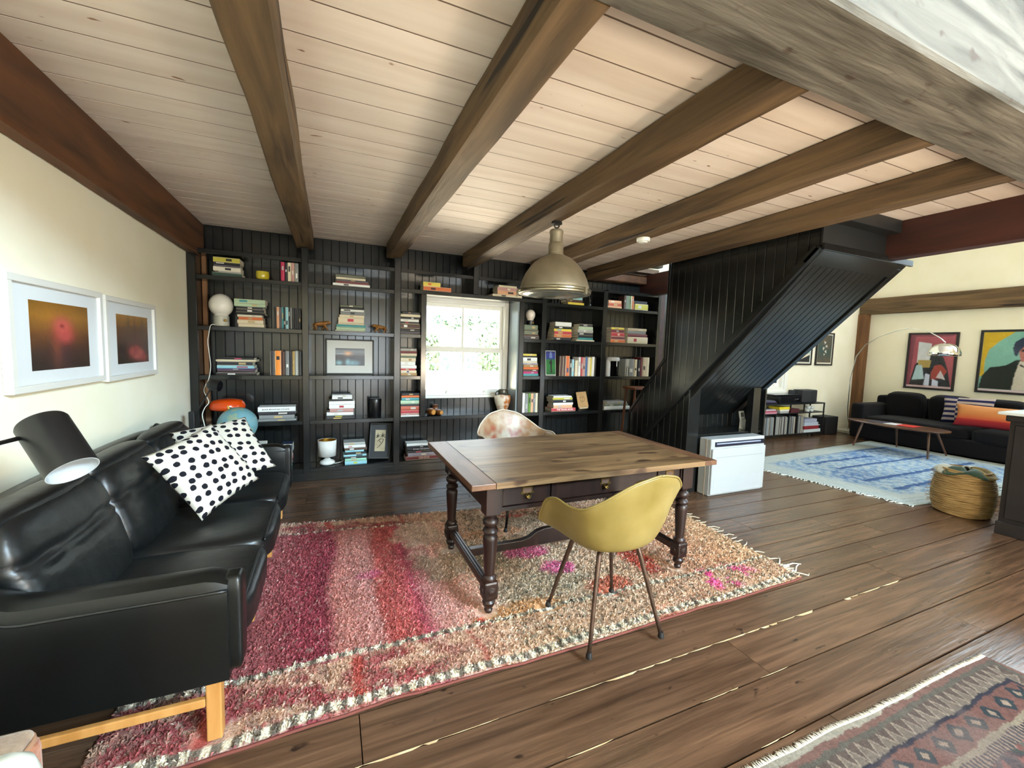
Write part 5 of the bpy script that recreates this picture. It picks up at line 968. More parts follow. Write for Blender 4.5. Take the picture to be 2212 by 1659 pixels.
b = MB(); b.tube([(x, 1.652+.03*(x+.775)/3.66+.06*(float(fbm(np.array(x*2.2), np.array(1.66*2.2), 3))-.47)-.002, .004) for x in np.linspace(-.77, 2.88, 90)], .006, 6); b.build('bound_edge', flat('6E3A32', .95), rg, 180)

# blue rug in the far sitting area
def bluecol(u, v, X, Y):
    c = np.ones(u.shape+(3,))*lin('A9B2B0'); n = fbm(X*9, Y*9, 2); z = np.sin((X*11+2.2*np.sin(Y*9)+1.5*n)*2)*np.sin((Y*13+2*n)*1.6)
    ins = np.clip((np.minimum(u, 1-u)-.08)/.04, 0, 1)*np.clip((np.minimum(v, 1-v)-.12)/.03, 0, 1)
    c = mixc(c, lin('5A83AC'), ins*(.35+.4*(z > -.1))); c = mixc(c, lin('3C659C'), ins*np.clip((fbm(X*2, Y*2, 9)-.42)*4, 0, 1)*.7); c = mixc(c, lin('B4C2C8'), ins*(fbm(X*26, Y*26, 4, 2) > .40)*.5)
    for k, xa, xb in ((2.54, 5.9, 7.0), (2.85, 5.9, 9.5), (3.3, 6.2, 8.9), (3.58, 6.0, 7.6), (3.88, 6.3, 9.0)): c = mixc(c, lin('2A4C7E'), ins*(np.abs(Y-k+.05*(n-.5)) < .032)*(X > xa)*(X < xb)*.9)
    for vv in (.05, .085): c = mixc(c, lin('8A9AA0'), (np.abs(v-vv) < .006)*(fbm(X*20, Y*20, 8) > .42)*.7)
    c = mixc(c, lin('9AA8AC'), (1-ins)*(fbm(X*30, Y*10, 6) > .52)*.5); return c
br = thing('blue_rug', 'pale blue and white tufted rug before the dark sofa', 'rug', (7.3, 3.3, 0))
BQ = [(5.42, 2.18), (9.05, 1.75), (9.0, 4.30), (5.1, 4.02)]
rugmesh('pile', BQ, 220, 150, bluecol, lambda u, v, X, Y: .008+.010*fbm(X*30, Y*30, 3, 2)*np.clip(np.minimum(np.minimum(u, 1-u)*30, np.minimum(v, 1-v)*20), 0, 1), attrmat('blue_wool', .95, 120, .25, .4), br, .05)
fringe('fringe', (5.42, 2.16, 0), (5.1, 4.02, 0), 60, (-1, -.1, 0), .05, 'D6DAD4', br, 3, .005); 
# persian rug in the near right corner
def percol(u, v, X, Y):
    X0, Y0 = X, Y; X = X+.026*(fbm(X0*16, Y0*16, 90)-.47)+.008*(fbm(X0*60, Y0*60, 91, 2)-.37); Y = Y+.026*(fbm(X0*16, Y0*16, 92)-.47)+.008*(fbm(X0*60, Y0*60, 93, 2)-.37)
    s = np.minimum(3.02-X, .885-Y); y = Y; c = np.ones(u.shape+(3,))*lin('5A4E54'); n = fbm(X*12, Y*12, 3)
    f = (s > .30); a, b_ = X*1.0, Y*1.0
    dm = np.abs(((a/.30)+.5) % 1-.5)+np.abs(((b_/.30)+.5) % 1-.5)
    c = mixc(c, lin('2E3648'), f*(dm > .42)*(n > .44)*.9); c = mixc(c, lin('9A5E5A'), f*(dm < .34)*1.0); c = mixc(c, lin('6A6E64'), f*(dm < .25)*1.0); c = mixc(c, lin('2E4A46'), f*(dm < .17)*1.0); c = mixc(c, lin('B08A80'), f*(dm < .09)*1.0)
    c = mixc(c, lin('8E524E'), f*(np.sin(a*61+3*np.sin(b_*17))*np.sin(b_*57+2*np.sin(a*13)) > .45)*.85); c = mixc(c, lin('22283A'), f*(np.sin(a*37+1.3+2*np.sin(b_*23))*np.sin(b_*41) < -.62)*.85)
    edge = np.where(3.02-X < .885-Y, Y, X)
    def strip(s0, s1, h): 
        nonlocal c; c = mixc(c, lin(h), ((s >= s0) & (s < s1))*1.0)
    strip(-1, .018, 'B4AEA0'); strip(.018, .04, '8A6A62'); strip(.04, .06, '6E6A62'); strip(.06, .13, '857A70'); strip(.13, .145, '3A3A48'); strip(.145, .24, '7E5A54'); strip(.24, .26, 'A09684'); strip(.26, .30, '3A3F4A')
    tri = np.abs(((edge/.06) % 1)*2-1); c = mixc(c, lin('6C5E58'), ((s > .06) & (s < .13) & (tri*.07 > s-.06))*1.0); c = mixc(c, lin('A89A8C'), ((s > .06) & (s < .13) & (np.abs(tri*.07-(s-.06)) < .008))*1.0)
    m2 = np.abs(((edge/.13) % 1)*2-1); c = mixc(c, lin('35424A'), ((s > .155) & (s < .23) & (m2+np.abs(s-.192)*18 < .75))*1.0); c = mixc(c, lin('A89484'), ((s > .155) & (s < .23) & (m2+np.abs(s-.192)*18 < .32))*1.0)
    c = mixc(c, lin('B8A08E'), ((s > .26) & (s < .30) & (((edge/.022) % 1) < .4))*.8)
    fk = fbm(X*34, Y*34, 33, 2); c = mixc(c, lin('222A3C'), f*np.clip((fk-.50)*8, 0, 1)*.7); c = mixc(c, lin('B49A90'), f*np.clip((.22-fk)*9, 0, 1)*.6); c *= (1+.7*(fbm(X*90, Y*90, 9, 2)-.375))[..., None]; c = mixc(c, lin('8E807C'), np.clip((fbm(X*3, Y*3, 14)-.5)*3, 0, .45)); return np.clip(c*.44, 0, 1)
pr_ = thing('persian_rug', 'faded red and navy patterned oriental rug in the near right corner', 'rug', (2.2, .3, 0))
rugmesh('pile', [(.9, -.7), (3.1, -.7), (3.0, .87), (.9, .915)], 460, 340, percol, lambda u, v, X, Y: .006+.0015*fbm(X*60, Y*60, 5, 2), attrmat('knotted_wool', .95, 220, .2, .3), pr_, .03)
b = MB(); q = random.Random(4)
for i in range(420):
    x = .9+2.1*i/420; y0_ = .915-.045*i/420+.03*(float(fbm(np.array(x*2.2), np.array(.9*2.2), 3))-.47); l = q.uniform(.006, .018); b.tube([(x, y0_-.01, .007), (x+q.uniform(-.004, .004), y0_+l*.5, .006), (x+q.uniform(-.006, .006), y0_+l, .003)], .0016, 4)
tag(b.build('fringe', flat('C8C2B4', .9), pr_, 180), kind='stuff')

# ---------------------------------------------------------------- pendant and smoke detector
px, py = 1.595, 2.902
pl = thing('pendant_lamp', 'large grey industrial dome pendant hanging from the ceiling beam', 'lamp', (px, py, 2.44))
M_pend = mat('galvanised_dome', '7A715C', '857B66', rough=.5, metal=.35, scale=12, detail=2)
b = MB(); b.lathe([(0, 2.442), (.04, 2.442), (.042, 2.425), (.02, 2.42), (0, 2.42)], 20, (px, py, 0)); b.build('ceiling_plate', M_blk, pl, 40)
b = MB(); b.tube([(px-.02, py, 2.425), (px-.02, py, 2.41), (px-.008, py, 2.395), (px+.008, py, 2.395), (px+.02, py, 2.41), (px+.02, py, 2.425)], .006, 8).tube([(px, py, 2.40), (px, py, 2.37)], .012, 10); b.build('hook', M_blk, pl, 60)
b = MB(); b.lathe([(0, 2.385), (.045, 2.382), (.053, 2.372), (.053, 2.355), (.049, 2.35), (.049, 2.285), (.052, 2.283), (.055, 2.275), (.058, 2.27), (.058, 2.2), (.066, 2.195), (.066, 2.185), (0, 2.18)][::-1], 36, (px, py, 0)); b.build('neck', M_pend, pl, 40)
dp = [(.064, 2.188), (.085, 2.182), (.12, 2.165), (.16, 2.135), (.2, 2.09), (.23, 2.045), (.252, 1.995), (.264, 1.955), (.27, 1.925)]
b = MB(); b.lathe([(r-.003, z) for r, z in reversed(dp)]+[], 64, (px, py, 0)); b.f = b.f[:-2]; b.build('dome', M_pend, pl, 180, solid=.004)
b = MB(); b.lathe([(.262, 1.93), (.276, 1.93), (.283, 1.924), (.283, 1.914), (.276, 1.912), (.28, 1.905), (.278, 1.896), (.262, 1.892)], 64, (px, py, 0)); b.build('rim_ring', mat('rim_metal', '8E8670', rough=.3, metal=.8), pl, 40)
b = MB(); b.lathe([(.005, 1.872), (.1, 1.875), (.19, 1.884), (.262, 1.897)], 48, (px, py, 0)); b.f = b.f[:-2]; gm = mat('ribbed_lens', '7C8480', 'AAB0AA', rough=.12, metal=.7, scale=60, bump=.6, bscale=110, bdist=.004); b.build('glass_lens', gm, pl, 180, solid=.003)
for a in (-1.15, .55, 2.6): 
    b = MB(); X, Y = px+.284*math.cos(a), py+.284*math.sin(a); b.box(-.008, .010, -.014, .014, -.028, .018, MT((X, Y, 1.91), a)).tube([(X, Y, 1.9), (X+.008*math.cos(a), Y+.008*math.sin(a), 1.876)], .005, 6); b.build('clip', M_pend, pl)
sd = thing('smoke_detector', 'round white smoke detector under the fourth ceiling beam', 'detector', (2.45, 2.93, 2.44))
b = MB(); b.lathe([(0, 2.441), (.054, 2.441), (.056, 2.435), (.055, 2.415), (.05, 2.409), (0, 2.409)][::-1], 32, (2.452, 2.93, 0)); b.build('body', M_white, sd, 40)
b = MB(); b.lathe([(0, 2.41), (.036, 2.41), (.034, 2.402), (.028, 2.398), (0, 2.397)][::-1], 28, (2.452, 2.93, 0)); b.build('grille_cap', flat('D8D8D0', .5), sd, 40)
b = MB(); b.lathe([(0, 2.3985), (.009, 2.398), (.008, 2.3955), (0, 2.395)][::-1], 14, (2.458, 2.915, 0)); b.build('button', flat('9A9690', .5), sd, 40)

# ---------------------------------------------------------------- left wall: pictures, lamps
M_wf = flat('D6D4CC', .45)
def wallM(y, z): return Matrix(((0, -1, 0, WL+.035), (1, 0, 0, y), (0, 0, 1, z), (0, 0, 0, 1)))     # local x -> +y, local -y faces the room
def photo(y0, y1, z0, z1, label, iy0, iy1, iz0, iz1, art):
    w, h = y1-y0, z1-z0; M = wallM((y0+y1)/2, z0); t = framed('framed_photograph', label, 'picture', M, w, h, .03, .033, M_wf, (iy0-y0-.03, y1-iy1-.03, iz0-z0-.03, z1-iz1-.03), flat('D2D5D5', .6), art)
    return t, M, w, h
a1 = gradmat('amber_photo', [(0, '22120C'), (.25, '3A1A0C'), (.5, '5E3410'), (.75, '8A5A16'), (.9, '9A6A1C'), (1, '7A4E14')], amt=.35, nsc=4); a2 = gradmat('amber_photo_b', [(0, '1E0E0A'), (.3, '2E160C'), (.6, '54300F'), (.85, '7E5216'), (1, '6A4212')], amt=.4, nsc=5)
t, M, w, h = photo(2.375, 3.15, 1.213, 1.711, 'white framed amber photograph with a pink flower, nearer on left wall', 2.527, 3.012, 1.302, 1.615, a1)
def amber1(u, v):
    c = ramp(v, [(0, '1C0E0A'), (.25, '341A0E'), (.5, '5E3612'), (.8, '8C5E1C'), (1, '7A5218')])*(.75+.6*gau(u, v, .42, .75, .5, .5))
    for (cu, cv, su, sv, h, k) in ((.52, .28, .13, .34, '30141A', .85), (.40, .36, .07, .22, '7A3A26', .6), (.53, .58, .12, .12, 'B8483E', .95), (.5, .68, .1, .08, 'C4564A', .9), (.56, .5, .09, .07, 'AE4640', .8), (.5, .66, .03, .025, '5A1616', .9)): g = gau(u, v, cu, cv, su, sv)**.6*k; c = c*(1-g)+Lc(h)*g
    return c
artgrid(t, 'flower_picture', M, 2.527-2.7625, 3.012-2.7625, 1.302-1.213, 1.615-1.213, .0138, amber1)
t, M, w, h = photo(3.185, 3.95, 1.201, 1.705, 'white framed amber photograph with flowers below, farther on left wall', 3.345, 3.825, 1.297, 1.607, a2)
def amber2(u, v):
    c = ramp(v, [(0, '1E0E0A'), (.3, '34190E'), (.7, '5A3612'), (.88, '7E5418'), (1, '94682A')])
    for (cu, cv, su, sv, h, k) in ((.16, .2, .13, .2, '1C100C', .9), (.54, .5, .03, .25, '34140E', .9), (.45, .24, .1, .09, 'A04640', .9), (.6, .27, .09, .1, '8E3A38', .9), (.72, .2, .1, .08, 'AA5048', .9), (.82, .1, .12, .07, '8A3836', .9), (.6, .13, .1, .05, 'A8504A', .8), (.35, .7, .04, .2, '4A3016', .7), (.8, .65, .05, .22, '442A14', .6)): g = gau(u, v, cu, cv, su, sv)**.6*k; c = c*(1-g)+Lc(h)*g
    return c
artgrid(t, 'flower_picture', M, 3.345-3.5675, 3.825-3.5675, 1.297-1.201, 1.607-1.201, .0138, amber2)
def cyl_lamp():
    T = atY(90, 914, 1.86); B = atY(157, 1015, 1.775); ax = (B-T).normalized(); L = (B-T).length*1.02; R = .066
    t = thing('swing_arm_lamp', 'black cylinder shaded wall lamp in the near left, over the leather sofa', 'lamp', (WL, 1.62, T.z))
    q = ax.to_track_quat('Z', 'Y').to_matrix().to_4x4(); q.translation = T
    b = MB(); b.lathe([(0, 0), (R*.96, 0), (R, .006), (R, L)], 48, (0, 0, 0), q); b.f = [f for f in b.f if len(f) == 4 or max(f) < 60]; b.build('lamp_shade', mat('black_shade', '0F0F10', rough=.42), t, 50)
    b = MB(); b.lathe([(0, .012), (R-.003, .012), (R-.003, L)], 48, (0, 0, 0), q); b.f = [tuple(reversed(f)) for f in b.f if len(f) == 4]; b.lathe([(R-.003, L), (R, L)], 48, (0, 0, 0), q); b.f = [f for f in b.f if len(f) == 4]; b.build('shade_lining', flat('B4B9BC', .5), t, 50)
    J = T+ax*.055-Vector((_r.x, _r.y, 0))*R*.98; A = atY(-60, 972, 1.62)
    b = MB(); b.tube([J, J+(A-J)*.3, A, (WL+.02, 1.60, A.z)], .007, 10); b.build('arm', M_clgk, t, 180)
    b = MB(); b.tube([J+(T+ax*.055-J)*.25, J-(T+ax*.055-J)*.3], .014, 12); b.build('pivot', M_blk, t, 40)
    b = MB(); b.lathe([(0, 0), (.05, 0), (.05, .015), (.03, .022), (0, .022)], 24, (WL, 1.60, A.z), Matrix.Rotation(PI/2, 4, 'Y')); b.build('wall_plate', M_blk, t, 40)
    b = MB(); b.sbox(q @ Vector((0, 0, L*.5)), (.03, .03, .03), 2.2, 6); b.build('bulb', flat('F0EEE6', .3), t, 180)
cyl_lamp()
hd = atY(462, 832, 4.42); jt = atY(415, 906, 4.45)
t = thing('floor_lamp', 'black adjustable reading lamp in the corner behind the leather sofa', 'lamp', (-1.12, 4.45, 0))
b = MB(); b.lathe([(0, 0), (.11, 0), (.11, .015), (.02, .025), (0, .025)], 28, (-1.08, 4.45, 0)); b.build('base', M_blk, t, 40)
b = MB(); b.tube([(-1.08, 4.45, .02), (jt.x, jt.y, jt.z-.1), (jt.x, jt.y, jt.z)], .009, 10); b.build('pole', M_blk, t, 60)
b = MB(); b.tube([jt, jt+(hd-jt)*.5, hd-Vector((.02, 0, .02))], .006, 8); b.build('arm', M_blk, t, 60)
b = MB(); b.box(-.022, .022, -.02, .02, -.09, .07, Matrix.Translation(jt)); b.build('joint', M_blk, t, bevel=.006)
q = Vector((.9, -.25, -.15)).to_track_quat('Z', 'Y').to_matrix().to_4x4(); b = MB(); b.lathe([(0, -.055), (.025, -.05), (.045, -.03), (.052, 0), (.05, .05), (.044, .052), (.046, 0), (0, -.03)], 26, hd, q); b.build('head', mat('black_head', '101012', rough=.3), t, 50)

# side table, world globe, orange lamp
t = thing('side_table', 'small white topped side table behind the far end of the leather sofa', 'table', (-.78, 4.2, 0))
b = MB(); b.box(-1.05, -.535, 4.0, 4.42, .528, .552); b.build('tabletop', M_white, t, bevel=.003)
for x in (-1.02, -.565):
    for y in (4.03, 4.39): b = MB(); b.box(x-.015, x+.015, y-.015, y+.015, 0, .528); b.build('leg', M_white, t)
gx, gy, gz, R = -.735, 4.24, .741, .152
t = thing('globe', 'pale blue world globe on the side table behind the sofa', 'globe', (gx, gy, .552))
m, nt, bs = newmat('globe_map'); N = nt.nodes.new; Lk = nt.links.new; tc = N('ShaderNodeTexCoord'); n = N('ShaderNodeTexNoise'); n.inputs['Scale'].default_value = 8.5; n.inputs['Detail'].default_value = 7; Lk(tc.outputs['Object'], n.inputs['Vector']); rp = N('ShaderNodeValToRGB'); e = rp.color_ramp.elements
e[0].position = .52; e[0].color = (*S('5C8A94'), 1); e[1].position = .55; e[1].color = (*S('7C9682'), 1); q_ = e.new(.62); q_.color = (*S('8E8E74'), 1); q_ = e.new(.30); q_.color = (*S('6C969E'), 1); Lk(n.outputs['Fac'], rp.inputs[0]); Lk(rp.outputs[0], bs.inputs['Base Color']); bs.inputs['Roughness'].default_value = .25; bs.inputs['Coat Weight'].default_value = .4
Mg = Matrix.Rotation(math.radians(-23), 4, 'Y'); b = MB(); b.lathe([(R*math.sin(a), -R*math.cos(a)) for a in np.linspace(0, PI, 25)], 40, (gx, gy, gz), Mg); b.build('sphere', m, t, 180)
b = MB(); b.lathe([(R*1.001, -.0015), (R*1.006, 0), (R*1.001, .0015)], 48, (gx, gy, gz), Mg); b.build('equator', flat('8A8A74', .5), t, 180)
b = MB(); b.tube([Vector((gx, gy, gz))+Mg.to_3x3() @ Vector((0, 0, R)), Vector((gx, gy, gz))+Mg.to_3x3() @ Vector((0, 0, R+.028))], [.012, .006], 12); b.build('axis_pin', M_brass, t, 60)
b = MB(); b.tube([Vector((gx, gy, gz))+Mg.to_3x3() @ Vector((.0, (R+.012)*math.cos(a), (R+.012)*math.sin(a))) for a in np.linspace(-PI*.5, PI*.5, 20)], .005, 8); b.build('meridian', M_brass, t, 180)
b = MB(); b.lathe([(0, 0), (.085, 0), (.085, .008), (.03, .02), (.016, .03), (.016, .04), (0, .04)], 28, (gx, gy, .552)); b.build('stand', M_blk, t, 40)
a, c = atY(448, 878, 4.86), atY(533, 878, 4.86); ox = (a.x+c.x)/2; R = (c.x-a.x)/2; z0 = .6535; zr = atY(490, 886, 4.80).z
t = thing('mushroom_lamp', 'orange mushroom shaped table lamp behind the world globe', 'lamp', (ox, 4.875, z0+.0015)); om = mat('orange_lacquer', 'D8480C', rough=.22, coat=.5)
R2 = min(R, .15); b = MB(); b.lathe([(0, zr-.0), (R2*.9, zr-.002), (R2*.99, zr+.012), (R2, zr+.03), (R2*.95, zr+.062), (R2*.8, zr+.088), (R2*.5, zr+.1), (0, zr+.103)], 48, (ox, 4.875, 0)); b.build('dome', om, t, 60)
b = MB(); b.lathe([(0, z0), (.07, z0), (.072, z0+.006), (.03, z0+.03), (.022, z0+.06), (.03, zr)], 28, (ox, 4.875, 0)); b.build('base', om, t, 60)
# rust pouf by the near sofa arm
px_, py_ = -.905, 1.065; t = thing('pouf', 'square rust and fawn suede pouf at the bottom left corner by the sofa arm', 'pouf', (px_, py_, 0))
b = MB(); b.box(px_-.26, px_+.26, py_-.26, py_+.26, .005, .50); b.build('cushion_body', mat('rust_suede', '8A5034', 'A66C4A', rough=.95, scale=40, sheen=.3, bump=.5, bscale=150, bdist=.004), t, bevel=.025, seg=4)
b = MB(); b.box(px_-.252, px_+.252, py_-.252, py_+.252, .48, .522); b.build('top_pad', mat('fawn_suede', '7A6452', '97836F', rough=.95, scale=30, sheen=.3, bump=.5, bscale=150, bdist=.004), t, bevel=.02, seg=4)
b = MB(); b.tube([(px_+.256*max(-1, min(1, 1.35*math.cos(a))), py_+.256*max(-1, min(1, 1.35*math.sin(a))), .500) for a in np.linspace(0, 2*PI, 81)], .006, 6); b.build('piping', flat('A07A60', .9), t, 180)
c = atY(-6, 1670, 1.08); b = MB(); b.lathe([(0, 0), (.03, 0), (.05, .02), (.058, .05), (.05, .08), (.03, .098), (0, .103)], 26, (c.x, 1.08, .523)); tag(b.build('vase', flat('D4D8D0', .3), None, 60), 'small white round pot on the rust pouf at the bottom left corner', 'pot')

# ---------------------------------------------------------------- far sitting room
M_grey = mat('charcoal_fabric', '0E0D10', '141317', rough=.95, scale=60, sheen=.05, spec=.2, bump=.2, bscale=400, bdist=.002)
fs_ = thing('fabric_sofa', 'long charcoal fabric sofa under the two portraits', 'sofa', (9.6, 3.0, 0)); fx0, fx1, fy0, fy1 = 8.97, 10.08, 1.45, 4.66
b = MB(); b.box(fx0+.02, fx1, fy0, fy1-.01, .03, .28); b.build('base', M_grey, fs_, bevel=.03)
b = MB(); b.box(9.80, fx1, fy0, fy1, .25, .80); b.build('back', M_grey, fs_, bevel=.05, seg=3)
for a, c in ((4.46, 4.66), (1.45, 1.65)): b = MB(); b.box(fx0+.01, fx1-.02, a, c, .06, .665); b.build('armrest', M_grey, fs_, bevel=.05, seg=3)
for a, c in ((3.06, 4.455), (1.655, 3.05)): b = MB(); b.sbox(((fx0+9.82)/2, (a+c)/2, .36), ((9.82-fx0)/2+.01, (c-a)/2, .10), 7, 12); b.build('seat_cushion', M_grey, fs_, 180)
for i, yc_ in enumerate((4.16, 3.55, 2.95, 2.35)):
    Mc = Matrix.Rotation(math.radians(-12), 4, 'Y'); b = MB(); b.sbox((9.74, yc_, .65), (.115, .275, .25), 5, 12, M=Mc); b.build('back_cushion', M_grey, fs_, 180)
for y in (1.7, 4.4):
    for x in (9.1, 9.95): b = MB(); b.box(x-.03, x+.03, y-.03, y+.03, 0, .04); b.build('foot', M_blk, fs_)
m, nt, bs, uv = uvmat('navy_stripes'); N = nt.nodes.new; Lk = nt.links.new; sx = N('ShaderNodeSeparateXYZ'); Lk(uv.outputs[0], sx.inputs[0])
f1 = N('ShaderNodeMath'); f1.operation = 'GREATER_THAN'; f1.inputs[1].default_value = .3; Lk(sx.outputs[0], f1.inputs[0]); f2 = N('ShaderNodeMath'); f2.operation = 'MULTIPLY_ADD'; Lk(sx.outputs[1], f2.inputs[0]); f2.inputs[1].default_value = 5.5; f3 = N('ShaderNodeMath'); f3.operation = 'MULTIPLY'; f3.inputs[1].default_value = .5; Lk(f1.outputs[0], f3.inputs[0]); Lk(f3.outputs[0], f2.inputs[2]); fr = N('ShaderNodeMath'); fr.operation = 'FRACT'; Lk(f2.outputs[0], fr.inputs[0]); g = N('ShaderNodeMath'); g.operation = 'GREATER_THAN'; g.inputs[1].default_value = .5; Lk(fr.outputs[0], g.inputs[0]); mx = N('ShaderNodeMixRGB'); Lk(g.outputs[0], mx.inputs[0]); mx.inputs[1].default_value = (*S('1E2048'), 1); mx.inputs[2].default_value = (*S('A89A92'), 1); Lk(mx.outputs[0], bs.inputs['Base Color']); M_str = m
m, nt, bs, uv = uvmat('sunset_bands'); N = nt.nodes.new; Lk = nt.links.new; sx = N('ShaderNodeSeparateXYZ'); Lk(uv.outputs[0], sx.inputs[0]); rp = N('ShaderNodeValToRGB'); e = rp.color_ramp.elements; e[0].position = .0; e[0].color = (*S('7A1E2A'), 1); e[1].position = .3; e[1].color = (*S('A02C2C'), 1)
for p, h in ((.36, 'C05A38'), (.6, 'C88048'), (.95, 'C88A58')): q_ = e.new(p); q_.color = (*S(h), 1)
Lk(sx.outputs[1], rp.inputs[0]); Lk(rp.outputs[0], bs.inputs['Base Color']); M_sun = m
pillow('throw_pillow', 'navy and tan striped pillow on the charcoal sofa', 'pillow', basis((9.30, 3.2, .71), (.1, -1, .02), (.22, 0, 1)), .58, .44, .16, M_str, None, 6)
pillow('throw_pillow', 'orange and crimson banded lumbar pillow on the charcoal sofa', 'pillow', basis((9.13, 2.80, .655), (.05, -1, .0), (.25, 0, 1)), .95, .35, .16, M_sun, None, 8, .02)
# coffee table
ct = thing('coffee_table', 'oval walnut coffee table on splayed legs on the blue rug', 'table', (8.45, 3.7, .02)); M_wal = mat('walnut', '3E2618', '5C3A24', rough=.35, scale=(3, 14, 14), coat=.3)
cc = Vector((8.38, 3.70, 0)); b = MB(); pts = [(cc.x+.30*math.copysign(abs(math.cos(a))**.8, math.cos(a))*(1-.25*math.sin(a)), cc.y+.66*math.sin(a), .42) for a in np.linspace(0, 2*PI, 49)[:-1]]; b.prism(pts, (0, 0, .024)); b.build('tabletop', M_wal, ct, bevel=.006)
for (tx, ty, bx, by) in ((8.22, 4.06, 8.12, 4.12), (8.3, 3.24, 8.17, 3.17), (8.62, 3.78, 8.78, 3.82), (8.66, 3.3, 8.8, 3.2)): b = MB(); b.tube([(tx, ty, .42), (bx, by, .02)], [.02, .012], 12); b.build('leg', M_wal, ct, 60)
t = thing('magazine', 'folded red white and navy magazine on the coffee table', 'magazine', (8.4, 3.8, .445))
for nm, h, x0, x1, y0, y1, z in (('navy_page', '1E2A4E', 8.28, 8.52, 3.78, 4.05, .4445), ('white_page', 'DCDCE0', 8.26, 8.5, 3.62, 3.80, .4455), ('red_cover', 'C8302C', 8.27, 8.52, 3.42, 3.64, .4465)): b = MB(); b.box(x0, x1, y0, y1, z, z+.004); b.build(nm, flat(h, .4), t)
# arc lamp
al = thing('arc_lamp', 'chrome arc lamp with dome shade reaching over the charcoal sofa', 'lamp', (9.62, 4.98, 0))
b = MB(); b.box(9.42, 9.82, 4.86, 5.2, 0, .055); b.build('base', mat('marble', 'A8A698', 'C4C2B4', rough=.35, scale=6), al, bevel=.008)
ap_ = [(9.62, 5.0, .05)]+[tuple(atY(u, v, y)) for (u, v, y) in ((1831, 880, 4.98), (1836, 820, 4.95))]+[tuple(atX(u, v, x)) for (u, v, x) in ((1850, 770, 9.42), (1870, 745, 9.3), (1900, 727, 9.2), (1935, 715, 9.1), (1965, 709, 9.05), (1990, 712, 9.0), (2010, 718, 9.0), (2028, 728, 9.0), (2043, 740, 9.0))]
b = MB(); P = [Vector(p) for p in ap_]; b.tube(P, [.010]*4+[.008]*(len(P)-4), 10); b.build('arc', M_chrome, al, 180)
dc = atX(2039, 768, 9.0); b = MB(); R = (atX(2004, 768, 9.0)-atX(2074, 768, 9.0)).length/2; b.lathe([(R*.93, -.008), (R, .0), (R*.99, R*.25), (R*.86, R*.6), (R*.6, R*.86), (R*.25, R*.98), (.02, R)], 36, dc); b.f = b.f[:-2]; b.build('dome_shade', M_chrome, al, 180, solid=.003)
# portraits on the far wall
def wallR(y, z): return Matrix(((0, 1, 0, WR-.032), (-1, 0, 0, y), (0, 0, 1, z), (0, 0, 0, 1)))   # local x -> -y, faces -x
def rp_(pl, w, h, z0=0): return [(x*w-w/2, z0+z*h) for x, z in pl]
M = wallR(4.085, .955); W_, H_ = .715, 1.055; t = framed('portrait', 'dark framed painting of a red hooded figure, left of the two', 'picture', M, W_, H_, .035, .03, flat('1E1416', .5), (.0, .0, .035, .0), flat('C8B0B4', .6), mat('rose_ground', '8E3E4A', 'B05660', rough=.5, scale=5))
iw, ih, iz = W_-.07, H_-.105, .07
artgrid(t, 'painting', M, -iw/2, iw/2, iz, iz+ih, .0118, paint([('7A3A48', [(0, 0), (.06, 0), (.12, .96), (.9, .96), (1, 1), (0, 1)]), ('1E1E24', [(.06, 0), (.98, 0), (.9, .3), (.78, .56), (.62, .66), (.5, .62), (.44, .4), (.3, .55), (.16, .4)]), ('C8CCD0', [(.2, .45), (.48, .47), (.5, .82), (.2, .86)]), ('A8904E', [(.24, .34), (.5, .36), (.52, .5), (.22, .5)]), ('A8C4CC', [(.12, .1), (.4, .13), (.32, .4), (.2, .4)]), ('9A3A30', [(.55, .12), (.8, .16), (.88, .3), (.74, .42), (.6, .4), (.54, .26)]), ('CFC4C8', [(.66, .17), (.86, .13), (.74, .31)]), ('C4CCE0', [(.4, 0), (.52, 0), (.52, .22), (.42, .24)]), ('C9CEE2', [(.58, 0), (.72, 0), (.71, .1), (.58, .14)])], 'A04C58'), 80, 110)
M = wallR(2.94, .975); W_, H_ = 1.04, 1.06; t = framed('portrait', 'dark framed painting of a man in a blue hat and bow tie', 'picture', M, W_, H_, .035, .03, flat('1A1416', .5), (0, 0, .035, 0), flat('C8B8C0', .6), mat('teal_ground', '6FA69A', '86B8A8', rough=.5, scale=4))
iw, ih, iz = W_-.07, H_-.105, .07
artgrid(t, 'painting', M, -iw/2, iw/2, iz, iz+ih, .0118, paint([('C4A424', [(0, .62), (0, 1), (.38, 1), (.2, .84), (.08, .68), (.05, .5), (.06, .25), (0, .2)]), ('232A26', [(0, 0), (.98, 0), (.98, .34), (.8, .48), (.6, .52), (.42, .52), (.3, .42), (.12, .38), (.03, .22)]), ('C6C2B4', [(.40, 0), (.60, 0), (.62, .35), (.58, .48), (.46, .5), (.42, .3)]), ('A8685C', [(.47, .5), (.44, .62), (.42, .74), (.5, .8), (.64, .8), (.7, .68), (.68, .56), (.6, .49)]), ('2A3448', [(.36, .72), (.38, .82), (.46, .9), (.58, .94), (.7, .9), (.76, .78), (.62, .76), (.5, .76), (.44, .68), (.42, .58), (.39, .6)]), ('2A2226', [(.46, .70), (.68, .70), (.68, .675), (.46, .66)]), ('241E1E', [(.47, .45), (.53, .4), (.58, .38), (.66, .36), (.62, .32), (.55, .37), (.46, .42)]), ('7A3038', [(.49, .57), (.55, .575), (.55, .56), (.49, .555)])], '78AEA0'), 100, 100)
